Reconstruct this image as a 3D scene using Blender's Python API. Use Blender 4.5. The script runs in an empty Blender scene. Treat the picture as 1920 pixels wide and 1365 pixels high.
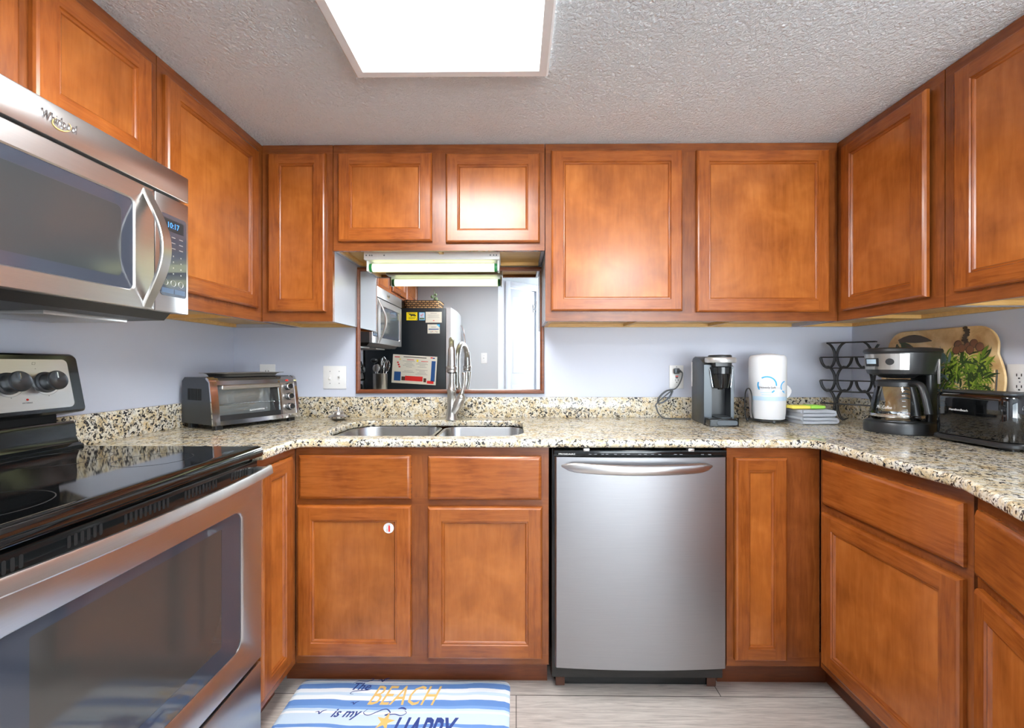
import bpy, bmesh, math, random
from mathutils import Matrix, Vector
R = math.radians
SC = bpy.context.scene
COL = SC.collection
random.seed(7)

# ------------------------------------------------------------------ camera
FPX, CAMY, CAMZ = 802.56, -2.143, 1.188
cd = bpy.data.cameras.new('camera')
cam = bpy.data.objects.new('camera', cd); COL.objects.link(cam)
cam.location = (0, CAMY, CAMZ)
cam.rotation_euler = (R(90) - 0.00081, 0, 0.00967)
cd.sensor_fit = 'HORIZONTAL'; cd.sensor_width = 36.0
cd.lens = FPX * 36.0 / 1920.0
cd.shift_y = 0.9 / 1920.0
cd.clip_start = 0.02
SC.camera = cam

# ------------------------------------------------------------------ world, light, exposure
w = bpy.data.worlds.new('world'); SC.world = w; w.use_nodes = True
nt = w.node_tree; bgn = nt.nodes['Background']        # pale sky above, brighter lower half added to throw light onto the ceiling
wtc = nt.nodes.new('ShaderNodeTexCoord'); wsx = nt.nodes.new('ShaderNodeSeparateXYZ'); wrp = nt.nodes.new('ShaderNodeValToRGB'); wms = nt.nodes.new('ShaderNodeMapRange')
nt.links.new(wtc.outputs['Generated'], wsx.inputs[0]); nt.links.new(wsx.outputs['Z'], wms.inputs['Value'])
wms.inputs['From Min'].default_value = -0.06; wms.inputs['From Max'].default_value = 0.06
nt.links.new(wms.outputs[0], wrp.inputs[0])
wrp.color_ramp.elements[0].position = 0.0; wrp.color_ramp.elements[0].color = (0.95, 0.97, 1.0, 1)
wrp.color_ramp.elements[1].position = 1.0; wrp.color_ramp.elements[1].color = (0.34, 0.39, 0.44, 1)
nt.links.new(wrp.outputs[0], bgn.inputs[0]); bgn.inputs[1].default_value = 14.5
def area(name, loc, rot, sx, sy, power, col=(1, 1, 1)):
    l = bpy.data.lights.new(name, 'AREA'); l.shape = 'RECTANGLE'; l.size = sx; l.size_y = sy
    l.energy = power; l.color = col
    o = bpy.data.objects.new(name, l); o.location = loc; o.rotation_euler = rot; COL.objects.link(o)
    return o
area('daylight_boost', (1.95, -6.6, 1.3), (R(90), 0, 0), 0.9, 1.4, 15, (0.93, 0.97, 1.0))  # added area lamp outside the far window, boosting its daylight
CEIL_EMIT, TUBE_EMIT, DOME_EMIT = 19.0, 2.0, 40.0
vs = SC.view_settings
vs.view_transform = 'Standard'; vs.look = 'None'; vs.exposure = 0.5; vs.gamma = 1.0; vs.use_curve_mapping = False
cy = SC.cycles
cy.max_bounces = 10; cy.diffuse_bounces = 5; cy.glossy_bounces = 5; cy.transmission_bounces = 6
cy.transparent_max_bounces = 12; cy.sample_clamp_indirect = 6.0; cy.caustics_reflective = False; cy.caustics_refractive = False

# ------------------------------------------------------------------ materials
def lin(c):
    c = c / 255.0
    return c / 12.92 if c <= 0.04045 else ((c + 0.055) / 1.055) ** 2.4
def C(r, g, b): return (lin(r), lin(g), lin(b), 1)
def mat(name, col, rough=0.5, metal=0.0, **kw):
    m = bpy.data.materials.new(name); m.use_nodes = True
    p = m.node_tree.nodes['Principled BSDF']
    p.inputs['Base Color'].default_value = col
    p.inputs['Roughness'].default_value = rough
    p.inputs['Metallic'].default_value = metal
    for k, v in kw.items(): p.inputs[k.replace('_', ' ')].default_value = v
    return m
def nd(m, t, **kw):
    n = m.node_tree.nodes.new(t)
    for k, v in kw.items():
        if k.startswith('i_'): n.inputs[k[2:]].default_value = v
        else: setattr(n, k, v)
    return n
def ln(m, a, b): m.node_tree.links.new(a, b)
def pb(m): return m.node_tree.nodes['Principled BSDF']
def coords(m, scale, rnd=0.0, rot=(0, 0, 0)):
    tc = nd(m, 'ShaderNodeTexCoord'); mp = nd(m, 'ShaderNodeMapping')
    mp.inputs['Scale'].default_value = scale; mp.inputs['Rotation'].default_value = rot
    ln(m, tc.outputs['Object'], mp.inputs['Vector'])
    if rnd:
        oi = nd(m, 'ShaderNodeObjectInfo'); mu = nd(m, 'ShaderNodeMath', operation='MULTIPLY'); mu.inputs[1].default_value = rnd
        ln(m, oi.outputs['Random'], mu.inputs[0]); ln(m, mu.outputs[0], mp.inputs['Location'])
    return mp.outputs[0]
def noise(m, vec, scale, detail=3, rough=0.5, dist=0.0):
    n = nd(m, 'ShaderNodeTexNoise'); n.inputs['Scale'].default_value = scale; n.inputs['Detail'].default_value = detail
    n.inputs['Roughness'].default_value = rough; n.inputs['Distortion'].default_value = dist
    ln(m, vec, n.inputs['Vector']); return n.outputs['Fac']
def ramp(m, fac, stops, interp='LINEAR'):
    r = nd(m, 'ShaderNodeValToRGB'); cr = r.color_ramp; cr.interpolation = interp
    while len(cr.elements) < len(stops): cr.elements.new(0.5)
    for e, (p, c) in zip(cr.elements, stops): e.position = p; e.color = c
    ln(m, fac, r.inputs[0]); return r.outputs[0]
def mix(m, fac, a, b, mode='MIX'):
    x = nd(m, 'ShaderNodeMix', data_type='RGBA', blend_type=mode)
    for s, v in ((x.inputs['Factor'], fac), (x.inputs[6], a), (x.inputs[7], b)):
        if isinstance(v, (int, float)): s.default_value = v
        elif isinstance(v, tuple): s.default_value = v
        else: ln(m, v, s)
    return x.outputs[2]
def bump(m, h, strength, dist=0.002):
    b = nd(m, 'ShaderNodeBump'); b.inputs['Strength'].default_value = strength; b.inputs['Distance'].default_value = dist
    ln(m, h, b.inputs['Height']); ln(m, b.outputs[0], pb(m).inputs['Normal'])

def wood(name, scale, light, mid, dark, mott=0.5, rough=0.26):
    m = mat(name, mid, rough, Specular_IOR_Level=0.6)
    v = coords(m, scale, 30.0); g = noise(m, v, 5.0, 5, 0.6, 0.6)
    v2 = coords(m, (1, 1, 1), 17.0); q = noise(m, v2, 7.0, 3, 0.55, 0.3)
    c1 = ramp(m, g, [(0.3, dark), (0.5, mid), (0.72, light)])
    c2 = ramp(m, q, [(0.3, dark), (0.5, mid), (0.7, light)])
    c = mix(m, mott, c1, c2)
    oi = nd(m, 'ShaderNodeObjectInfo'); mr = nd(m, 'ShaderNodeMapRange'); mr.inputs['To Min'].default_value = 0.9; mr.inputs['To Max'].default_value = 1.1
    ln(m, oi.outputs['Random'], mr.inputs['Value'])
    hs = nd(m, 'ShaderNodeHueSaturation'); ln(m, mr.outputs[0], hs.inputs['Value']); ln(m, c, hs.inputs['Color'])
    ln(m, hs.outputs[0], pb(m).inputs['Base Color'])
    bump(m, g, 0.05, 0.001)
    return m
WL, WM, WD = C(190, 106, 38), C(166, 84, 25), C(133, 60, 15)
M = {}
M['wood_v'] = wood('maple_stile', (18, 18, 1.6), C(170, 98, 40), C(147, 78, 28), C(116, 56, 17), 0.45)
M['wood_h'] = wood('maple_rail', (1.6, 1.6, 18), C(170, 98, 40), C(147, 78, 28), C(116, 56, 17), 0.45)
M['panel'] = wood('maple_panel', (10, 10, 1.2), C(183, 110, 48), C(160, 90, 34), C(130, 68, 23), 0.65)
M['frame'] = wood('maple_face_frame', (18, 18, 1.6), C(150, 85, 39), C(129, 69, 29), C(104, 52, 20), 0.45)
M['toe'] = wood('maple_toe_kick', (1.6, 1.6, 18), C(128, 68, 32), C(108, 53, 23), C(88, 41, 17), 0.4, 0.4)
M['birch'] = wood('birch_underside', (2, 14, 14), C(226, 188, 122), C(212, 171, 104), C(196, 153, 88), 0.3, 0.45)
M['laminate'] = mat('grey_laminate', C(176, 176, 186), 0.25)

m = M['granite'] = mat('granite', C(222, 212, 190), 0.12); v = coords(m, (1, 1, 1), 0)
n1 = noise(m, v, 34, 4, 0.6, 0.6); n2 = noise(m, v, 92, 4, 0.6, 1.0); n3 = noise(m, v, 120, 4, 0.6, 0.8); n4 = noise(m, v, 11, 3, 0.5, 0.4); n5 = noise(m, v, 26, 3, 0.6, 0.8)
c = ramp(m, n1, [(0.34, C(186, 164, 126)), (0.45, C(208, 194, 164)), (0.56, C(220, 214, 200)), (0.68, C(190, 187, 182))])
c = mix(m, ramp(m, n5, [(0.56, (0, 0, 0, 1)), (0.68, (0.6, 0.6, 0.6, 1))]), c, C(216, 184, 130))
c = mix(m, ramp(m, n3, [(0.55, (0, 0, 0, 1)), (0.63, (0.75, 0.75, 0.75, 1))]), c, C(132, 125, 118))
th = nd(m, 'ShaderNodeMath', operation='MULTIPLY_ADD'); ln(m, n4, th.inputs[0]); th.inputs[1].default_value = 0.22; ln(m, n2, th.inputs[2])
c = mix(m, ramp(m, th.outputs[0], [(0.645, (0, 0, 0, 1)), (0.69, (1, 1, 1, 1))]), c, C(40, 39, 42))
ln(m, c, pb(m).inputs['Base Color'])

m = M['wall'] = mat('blue_grey_wall_paint', C(195, 200, 215), 0.5); bump(m, noise(m, coords(m, (1, 1, 1)), 160, 3), 0.12, 0.001)
m = M['hallwall'] = mat('grey_wall_paint', C(186, 189, 194), 0.6)
M['white_paint'] = mat('white_trim_paint', C(192, 196, 204), 0.35)
m = M['ceiling'] = mat('popcorn_ceiling', C(238, 247, 253), 0.9); v = coords(m, (1, 1, 1))
h1 = noise(m, v, 95, 5, 0.62, 0.5); vo = nd(m, 'ShaderNodeTexVoronoi', feature='SMOOTH_F1'); vo.inputs['Scale'].default_value = 120; ln(m, v, vo.inputs['Vector'])
ad = nd(m, 'ShaderNodeMath', operation='SUBTRACT'); ln(m, ramp(m, h1, [(0.42, (0, 0, 0, 1)), (0.62, (1, 1, 1, 1))]), ad.inputs[0]); ln(m, vo.outputs['Distance'], ad.inputs[1])
bump(m, ad.outputs[0], 0.8, 0.006)

m = M['floor'] = mat('grey_vinyl_plank', C(168, 160, 150), 0.38); v = coords(m, (1, 1, 1))
br = nd(m, 'ShaderNodeTexBrick'); br.offset = 0.4; br.inputs['Scale'].default_value = 1.0; br.inputs['Mortar Size'].default_value = 0.0016
br.inputs['Brick Width'].default_value = 1.22; br.inputs['Row Height'].default_value = 0.152; br.inputs['Bias'].default_value = 0.0
br.inputs['Color1'].default_value = C(222, 212, 204); br.inputs['Color2'].default_value = C(206, 199, 193); br.inputs['Mortar'].default_value = C(96, 90, 84)
ln(m, v, br.inputs['Vector'])
g = noise(m, coords(m, (2.2, 40, 1)), 3.0, 6, 0.65, 1.0)
c = mix(m, 0.75, br.outputs['Color'], ramp(m, g, [(0.30, C(140, 131, 127)), (0.46, C(206, 199, 194)), (0.64, C(246, 242, 238))]), 'MULTIPLY')
c = mix(m, 0.12, c, br.outputs['Color'])
ln(m, c, pb(m).inputs['Base Color'])

def steel(name, col, rough, scale, st=0.08):
    m = mat(name, col, rough, 1.0)
    g = noise(m, coords(m, scale), 3.0, 3, 0.6)
    c = mix(m, ramp(m, g, [(0.3, (0, 0, 0, 1)), (0.7, (1, 1, 1, 1))]), tuple(x * 0.92 for x in col[:3]) + (1,), col)
    ln(m, c, pb(m).inputs['Base Color']); bump(m, g, st, 0.0005); return m
M['steel'] = steel('brushed_steel', C(206, 204, 203), 0.3, (3, 3, 500))
M['steel_dw'] = steel('brushed_steel_panel', C(160, 160, 163), 0.38, (3, 3, 500), 0.1)
M['steel_v'] = mat('brushed_nickel', C(190, 187, 182), 0.3, 1.0)
M['sink'] = steel('sink_steel', C(200, 200, 200), 0.25, (4, 300, 300), 0.05)
M['chrome'] = mat('chrome', C(220, 220, 222), 0.1, 1.0)
M['silver'] = mat('silver_plastic', C(190, 188, 186), 0.3, 0.6)
M['gloss_black'] = mat('black_enamel', C(18, 20, 21), 0.12)
M['ceran'] = mat('black_ceramic_glass', C(10, 11, 12), 0.04, Specular_IOR_Level=0.8)
M['burner'] = mat('burner_ring_print', C(34, 35, 37), 0.2)
M['black_glass'] = mat('smoked_glass', C(56, 60, 70), 0.05, Specular_IOR_Level=0.8)
M['mesh_glass'] = mat('screened_glass', C(52, 56, 58), 0.12, Specular_IOR_Level=0.7)
M['black'] = mat('black_plastic', C(30, 31, 33), 0.4)
M['satin_black'] = mat('satin_black_plastic', C(40, 41, 43), 0.32)
M['fridge_steel'] = mat('satin_fridge_steel', C(196, 198, 202), 0.35, 0.45)
M['fridge_black'] = mat('black_fridge_side', C(22, 28, 33), 0.35)
M['dark_hole'] = mat('dark_opening', C(9, 9, 10), 0.8)
M['charcoal'] = mat('charcoal_metal', C(70, 74, 79), 0.38, 0.5)
M['graphite'] = mat('graphite_metal', C(84, 88, 92), 0.38, 0.7)
M['wire'] = mat('black_wire', C(22, 23, 25), 0.4)
M['white'] = mat('white_plastic', C(226, 226, 226), 0.3)
M['paper'] = mat('white_paper', C(222, 222, 225), 0.8)
M['paper_cream'] = mat('cream_paper', C(226, 222, 208), 0.7)
M['red'] = mat('red_print', C(214, 44, 42), 0.5)
M['yellow'] = mat('yellow_print', C(246, 222, 20), 0.5)
M['blue'] = mat('blue_print', C(36, 82, 140), 0.5)
M['slate'] = mat('slate_blue_print', C(70, 88, 112), 0.3)
M['skyblue'] = mat('cyan_print', C(52, 166, 222), 0.5)
M['paleblue'] = mat('pale_blue_print', C(190, 214, 232), 0.5)
M['ink'] = mat('black_ink', C(30, 30, 32), 0.6)
M['grey_ink'] = mat('grey_ink', C(120, 122, 126), 0.6)
M['navy'] = mat('navy_print', C(48, 70, 138), 0.7)
M['sand'] = mat('sand_print', C(232, 192, 116), 0.7)
M['green_cap'] = mat('green_tube_cap', C(30, 130, 70), 0.4)
M['sponge_y'] = mat('yellow_sponge', C(236, 218, 96), 0.95)
M['sponge_g'] = mat('green_sponge', C(160, 214, 84), 0.95)
M['rust'] = mat('rusty_bracket', C(84, 52, 38), 0.8)
M['leaf'] = mat('sprig_green', C(92, 108, 78), 0.7)
m = M['cloth'] = mat('grey_terry_cloth', C(176, 180, 188), 0.95)
bump(m, noise(m, coords(m, (1, 1, 1)), 420, 2), 0.6, 0.003)
m = M['wicker'] = mat('woven_wicker', C(160, 124, 84), 0.8)
wv = nd(m, 'ShaderNodeTexBrick'); wv.inputs['Scale'].default_value = 14; wv.inputs['Color1'].default_value = C(190, 150, 104); wv.inputs['Color2'].default_value = C(140, 102, 64); wv.inputs['Mortar'].default_value = C(62, 44, 28); wv.inputs['Mortar Size'].default_value = 0.06
vv = coords(m, (1, 1, 1), 0, (R(-90), 0, 0)); ln(m, vv, wv.inputs['Vector']); ln(m, wv.outputs['Color'], pb(m).inputs['Base Color']); bump(m, wv.outputs['Fac'], -0.6, 0.01)
m = M['mirror'] = mat('mirror_silver', (0.86, 0.88, 0.88, 1), 0.0, 1.0)
def emit(name, col, strength):
    m = bpy.data.materials.new(name); m.use_nodes = True; t = m.node_tree; t.nodes.remove(t.nodes['Principled BSDF'])
    e = nd(m, 'ShaderNodeEmission'); e.inputs[0].default_value = col; e.inputs[1].default_value = strength
    ln(m, e.outputs[0], t.nodes['Material Output'].inputs[0]); return m, e
m, e = emit('prismatic_lens', (0.97, 0.99, 1.0, 1), CEIL_EMIT); M['lens'] = m
M['tube'] = emit('lit_fluorescent_tube', (0.95, 1.0, 0.52, 1), TUBE_EMIT)[0]
M['dome'] = emit('lit_glass_dome', (0.95, 0.98, 1.0, 1), DOME_EMIT)[0]
M['led'] = emit('blue_display_digits', (0.1, 0.35, 1.0, 1), 1.6)[0]
M['hot'] = emit('red_indicator', (1.0, 0.1, 0.08, 1), 0.25)[0]
def thin_glass(name, col, tint, gl=1.45, rough=0.02):
    m = bpy.data.materials.new(name); m.use_nodes = True; t = m.node_tree; t.nodes.remove(t.nodes['Principled BSDF'])
    tr = nd(m, 'ShaderNodeBsdfTransparent'); tr.inputs[0].default_value = tint
    gs = nd(m, 'ShaderNodeBsdfGlossy'); gs.inputs['Roughness'].default_value = rough; gs.inputs[0].default_value = col
    fr = nd(m, 'ShaderNodeFresnel'); fr.inputs[0].default_value = gl
    mx = nd(m, 'ShaderNodeMixShader'); ln(m, fr.outputs[0], mx.inputs[0]); ln(m, tr.outputs[0], mx.inputs[1]); ln(m, gs.outputs[0], mx.inputs[2])
    ln(m, mx.outputs[0], t.nodes['Material Output'].inputs[0]); return m
M['glass'] = thin_glass('clear_glass', (1, 1, 1, 1), (0.93, 0.95, 0.95, 1))
M['oven_glass'] = mat('screened_oven_glass', C(60, 58, 56), 0.06, Specular_IOR_Level=0.8)
M['smoke'] = thin_glass('smoked_reservoir', (1, 1, 1, 1), (0.42, 0.42, 0.42, 1), 1.6, 0.05)
M['liner'] = mat('oven_liner', C(168, 170, 172), 0.4, 0.3)

# ------------------------------------------------------------------ mesh builder
class B:
    def __init__(s, Mx=None): s.bm = bmesh.new(); s.M = Mx or Matrix.Identity(4)
    def v(s, p): return s.bm.verts.new(s.M @ Vector(p))
    def f(s, vs, mi=0):
        try:
            fc = s.bm.faces.new(vs); fc.material_index = mi; return fc
        except ValueError: return None
    def quad(s, pts, mi=0): return s.f([s.v(p) for p in pts], mi)
    def box(s, x0, x1, y0, y1, z0, z1, bev=0.0, mi=0, seg=2):
        p = [s.v((x, y, z)) for x in (x0, x1) for y in (y0, y1) for z in (z0, z1)]
        fs = [s.f([p[i] for i in q], mi) for q in ((0, 1, 3, 2), (4, 6, 7, 5), (0, 4, 5, 1), (2, 3, 7, 6), (0, 2, 6, 4), (1, 5, 7, 3))]
        if bev:
            ed = list({e for f in fs for e in f.edges})
            r = bmesh.ops.bevel(s.bm, geom=ed, offset=bev, segments=seg, profile=0.5, affect='EDGES')
            for f in r['faces']: f.material_index = mi
        return s
    def rings(s, rs, close=True, cap0=False, cap1=False, mi=0):
        L = [[s.v(p) for p in r] for r in rs]
        for a, b in zip(L, L[1:]):
            n = len(a)
            for i in range(n if close else n - 1): s.f([a[i], a[(i + 1) % n], b[(i + 1) % n], b[i]], mi)
        if cap0: s.f(L[0], mi)
        if cap1: s.f(L[-1], mi)
        return s
    def prism(s, poly, d0, d1, ax='z', bev=0.0, mi=0):
        def P(q, d): return {'z': (q[0], q[1], d), 'y': (q[0], d, q[1]), 'x': (d, q[0], q[1])}[ax]
        if bev:
            lo, hi = min(d0, d1), max(d0, d1); ins = inset(poly, bev)
            return s.rings([[P(q, lo) for q in ins], [P(q, lo + bev) for q in poly], [P(q, hi - bev) for q in poly], [P(q, hi) for q in ins]], True, True, True, mi)
        return s.rings([[P(q, d0) for q in poly], [P(q, d1) for q in poly]], True, True, True, mi)
    def lathe(s, prof, c=(0, 0, 0), ax='z', seg=28, mi=0, cap=True):
        rs = []
        for r, h in prof:
            q = []
            for i in range(seg):
                t = 2 * math.pi * i / seg; a, b = r * math.cos(t), r * math.sin(t)
                q.append({'z': (c[0] + a, c[1] + b, c[2] + h), 'y': (c[0] + a, c[1] + h, c[2] + b), 'x': (c[0] + h, c[1] + a, c[2] + b)}[ax])
            rs.append(q)
        return s.rings(rs, True, cap, cap, mi)
    def tube(s, pts, r, seg=10, closed=False, r2=None, up=None, mi=0):
        P = [Vector(p) for p in pts]; n = len(P); rs = []; prev = None
        for i in range(n):
            if closed: t = P[(i + 1) % n] - P[i - 1]
            else: t = P[min(i + 1, n - 1)] - P[max(i - 1, 0)]
            t.normalize()
            if up is not None: u = Vector(up)
            elif prev is not None: u = prev
            else: u = Vector((0, 0, 1)) if abs(t.z) < 0.9 else Vector((1, 0, 0))
            u = (u - t * u.dot(t)).normalized(); prev = u; w_ = t.cross(u)
            ra = r[i] if isinstance(r, (list, tuple)) else r
            rb = ra if r2 is None else (r2[i] if isinstance(r2, (list, tuple)) else r2)
            rs.append([P[i] + u * (ra * math.cos(2 * math.pi * k / seg)) + w_ * (rb * math.sin(2 * math.pi * k / seg)) for k in range(seg)])
        if closed: rs.append(rs[0])
        return s.rings(rs, True, not closed, not closed, mi)
    def sphere(s, c, r, seg=16, sc=(1, 1, 1), mi=0):
        k = seg // 2
        return s.rings([[(c[0] + sc[0] * r * math.sin(math.pi * j / k) * math.cos(2 * math.pi * i / seg), c[1] + sc[1] * r * math.sin(math.pi * j / k) * math.sin(2 * math.pi * i / seg), c[2] + sc[2] * r * math.cos(math.pi * j / k)) for i in range(seg)] for j in [0.05] + list(range(1, k)) + [k - 0.05]], True, True, True, mi)
def inset(poly, d):
    n = len(poly); out = []
    A = sum(poly[i][0] * poly[(i + 1) % n][1] - poly[(i + 1) % n][0] * poly[i][1] for i in range(n)); sg = 1 if A > 0 else -1
    for i in range(n):
        p0, p1, p2 = Vector(poly[i - 1]), Vector(poly[i]), Vector(poly[(i + 1) % n])
        e1 = (p1 - p0).normalized(); e2 = (p2 - p1).normalized()
        n1 = Vector((-e1.y, e1.x)) * sg; n2 = Vector((-e2.y, e2.x)) * sg
        bs = (n1 + n2); bs = bs / max(0.3, bs.dot(n1)) if bs.length > 1e-6 else n1
        q = p1 + bs * d; out.append((q.x, q.y))
    return out
def rrect(x0, x1, y0, y1, r, k=5):
    rr = r if isinstance(r, (list, tuple)) else (r,) * 4
    out = []
    for (cx, cy_, a), q in zip(((x0, y0, 180), (x1, y0, 270), (x1, y1, 0), (x0, y1, 90)), rr):
        ox = cx + (q if cx == x0 else -q); oy = cy_ + (q if cy_ == y0 else -q)
        if q < 1e-5: out.append((cx, cy_)); continue
        for i in range(k + 1):
            t = R(a + 90 * i / k); out.append((ox + q * math.cos(t), oy + q * math.sin(t)))
    return out
def FR(o, u, out):           # frame: local (a along u, b outwards, c up)
    return Matrix(((u[0], out[0], 0, o[0]), (u[1], out[1], 0, o[1]), (0, 0, 1, o[2]), (0, 0, 0, 1)))
WM_ = {}
def link(o, parent=None):
    COL.objects.link(o)
    if parent is not None: o.parent = parent
    return o
def tag(o, label=None, cat=None, group=None, kind=None):
    for k, v in (('label', label), ('category', cat), ('group', group), ('kind', kind)):
        if v: o[k] = v
    return o
def thing(name, label, cat, loc, group=None):
    o = bpy.data.objects.new(name, None); o.empty_display_size = 0.05; o.location = loc; COL.objects.link(o)
    return tag(o, label, cat, group)
def root_loc(o):
    while o.parent is not None: o = o.parent
    return Vector(o.location)
def fin(me, mats):
    for x in mats: me.materials.append(x)
    for p in me.polygons: p.use_smooth = True
    me.set_sharp_from_angle(angle=R(38))
def part(name, b, mats, parent=None, label=None, loc=None):
    """b is built in world coordinates; the mesh is stored relative to its thing."""
    if not isinstance(mats, (list, tuple)): mats = [mats]
    bmesh.ops.recalc_face_normals(b.bm, faces=b.bm.faces)
    me = bpy.data.meshes.new(name); b.bm.to_mesh(me); b.bm.free(); fin(me, mats)
    off = root_loc(parent) if parent is not None else (Vector(loc) if loc is not None else Vector((0, 0, 0)))
    me.transform(Matrix.Translation(-off))
    o = bpy.data.objects.new(name, me)
    if parent is None: o.location = off
    link(o, parent)
    return tag(o, label)
def struct(name, b, m): return tag(part(name, b, m), kind='structure')
def text(name, s, parent, F, a0, a1, c0, c1, b, m, label=None, shear=0.0, depth=0.0004, bold=0.0, warp=None):
    cu = bpy.data.curves.new(name, 'FONT'); cu.body = s; cu.size = 0.1; cu.shear = shear; cu.offset = bold; cu.extrude = 0.001
    cu.resolution_u = 2
    t = bpy.data.objects.new('tmp', cu); COL.objects.link(t)
    me = bpy.data.meshes.new_from_object(t.evaluated_get(bpy.context.evaluated_depsgraph_get()))
    bpy.data.objects.remove(t); bpy.data.curves.remove(cu)
    xs = [v.co.x for v in me.vertices]; ys = [v.co.y for v in me.vertices]
    x0, x1, y0, y1 = min(xs), max(xs), min(ys), max(ys)
    off = root_loc(parent)
    for v in me.vertices:
        a = a0 + (v.co.x - x0) / (x1 - x0) * (a1 - a0); cc = c0 + (v.co.y - y0) / (y1 - y0) * (c1 - c0)
        v.co = (warp(a, cc, depth if v.co.z > 0 else 0.0) if warp else F @ Vector((a, b + (depth if v.co.z > 0 else 0.0), cc))) - off
    me.materials.clear(); me.name = name; me.materials.append(m)
    o = bpy.data.objects.new(name, me); link(o, parent); return tag(o, label)
FB = FR((0, 0, 0), (1, 0), (0, -1))      # back wall: a = x, b = -y
FL = FR((0, 0, 0), (0, 1), (1, 0))       # left wall: a = y, b = x
FRW = FR((0, 0, 0), (0, -1), (-1, 0))    # right wall: a = -y, b = -x

# ------------------------------------------------------------------ room shell
XL, XR, H = -1.423, 1.668, 2.134
struct('floor', B().box(-1.6, 4.4, -6.6, 0.12, -0.05, 0.0), M['floor'])
struct('ceiling', B().box(-1.6, 4.4, -6.6, 0.12, H, H + 0.06), M['ceiling'])
struct('wall_back', B().box(XL - 0.1, XR + 0.1, 0, 0.1, 0, H), M['wall'])
struct('wall_left', B().box(XL - 0.1, XL, -2.7, 0, 0, H), M['wall'])
struct('wall_right', B().box(XR, XR + 0.1, -2.0, 0, 0, H), M['wall'])
struct('wall_front', B().box(XL, -0.2, -2.72, -2.62, 0, H), M['hallwall'])
FH = FR((-0.2, -2.62, 0), (-0.755, 0.656), (0.656, 0.755))    # angled closet wall seen in the mirror (a runs away to the right when negative)
b = B(FH)
for (a0, a1, c0, c1) in ((-0.17, 0, 0, H), (-0.72, -0.60, 0, H), (-0.60, -0.17, 2.06, H)): b.box(a0, a1, -0.1, 0, c0, c1)
struct('wall_hall', b, M['white_paint'])
b = B(); b.box(4.3, 4.4, -6.5, -2.0, 0, 0.15); b.box(4.3, 4.4, -6.5, -2.0, 2.08, H); b.box(4.3, 4.4, -6.5, -6.3, 0.15, 2.08); b.box(4.3, 4.4, -2.2, -2.0, 0.15, 2.08)
struct('wall_dining', b, M['wall'])
win = B()
for y in (-6.3, -4.95, -3.6, -2.25): win.box(4.33, 4.37, y, y + 0.05, 0.15, 2.08)
for z in (0.15, 2.03): win.box(4.33, 4.37, -6.25, -2.25, z, z + 0.05)
w2 = struct('window_fill', win, M['white_paint'])  # unseen window, added so more fill daylight reaches the kitchen
part('pane', B().box(4.348, 4.352, -6.25, -2.25, 0.2, 2.03), M['glass'], w2)
struct('wall_end', B().box(XR + 0.1, 4.4, -2.0, -1.9, 0, H), M['wall'])
struct('wall_living', B().box(-1.6, -1.5, -6.5, -2.72, 0, H), M['wall'])
b = B(); b.box(-1.6, -1.3, -6.5, -6.4, 0, H); b.box(3.2, 4.4, -6.5, -6.4, 0, H); b.box(-1.3, 3.2, -6.5, -6.4, 2.08, H)
struct('wall_far', b, M['wall'])
win = B(); xs_ = [-1.3, -0.17, 0.95, 2.07, 3.14]
for x in xs_: win.box(x, x + 0.06, -6.47, -6.42, 0.0, 2.08)
for z0, z1 in ((0.0, 0.06), (2.02, 2.08)): win.box(-1.24, 3.14, -6.465, -6.425, z0, z1)
w1 = struct('window_1', win, M['white_paint'])  # unseen far window, widened to send more frontal daylight into the kitchen
b = B()
for x0, x1 in zip(xs_, xs_[1:]): b.box(x0 + 0.06, x1, -6.447, -6.443, 0.06, 2.02)
part('pane', b, M['glass'], w1)
# white closet door with casing, on the angled wall
d = B(FH)
d.box(-0.565, -0.175, -0.045, -0.005, 0.005, 2.05, 0.002)
d1 = struct('door_1', d, M['white_paint'])
pn = B(FH)
for z0, z1 in ((0.12, 0.95), (1.08, 1.97)):
    rs = []
    for ins, bb in ((0, -0.005), (0.012, 0.001), (0.022, -0.001), (0.03, -0.001)):
        rs.append([(-0.53 + ins, bb, z0 + ins), (-0.21 - ins, bb, z0 + ins), (-0.21 - ins, bb, z1 - ins), (-0.53 + ins, bb, z1 - ins)])
    pn.rings(rs, True, False, True)
part('door_panel', pn, M['white_paint'], d1)
hk = B(FH); hk.box(-0.555, -0.535, -0.006, 0.002, 1.80, 1.90, 0.002)
hk.tube([(-0.545, 0.0, 1.88), (-0.545, 0.03, 1.87), (-0.545, 0.045, 1.90), (-0.545, 0.05, 1.93)], 0.005, 8)
hk.tube([(-0.545, 0.0, 1.84), (-0.545, 0.025, 1.82), (-0.545, 0.035, 1.84)], 0.005, 8)
part('door_hook', hk, M['chrome'], d1, 'chrome double hook')
tr = B(FH)
for a0, a1, c0, c1 in ((-0.17, -0.10, 0, 2.12), (-0.64, -0.57, 0, 2.12), (-0.57, -0.17, 2.055, 2.12)): tr.box(a0, a1, 0.0, 0.016, c0, c1, 0.004)
struct('trim_1', tr, M['white_paint'])
bb_ = B(); bb_.box(XL, -0.2, -2.62, -2.607, 0, 0.09, 0.003); struct('baseboard_front', bb_, M['white_paint'])

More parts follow.
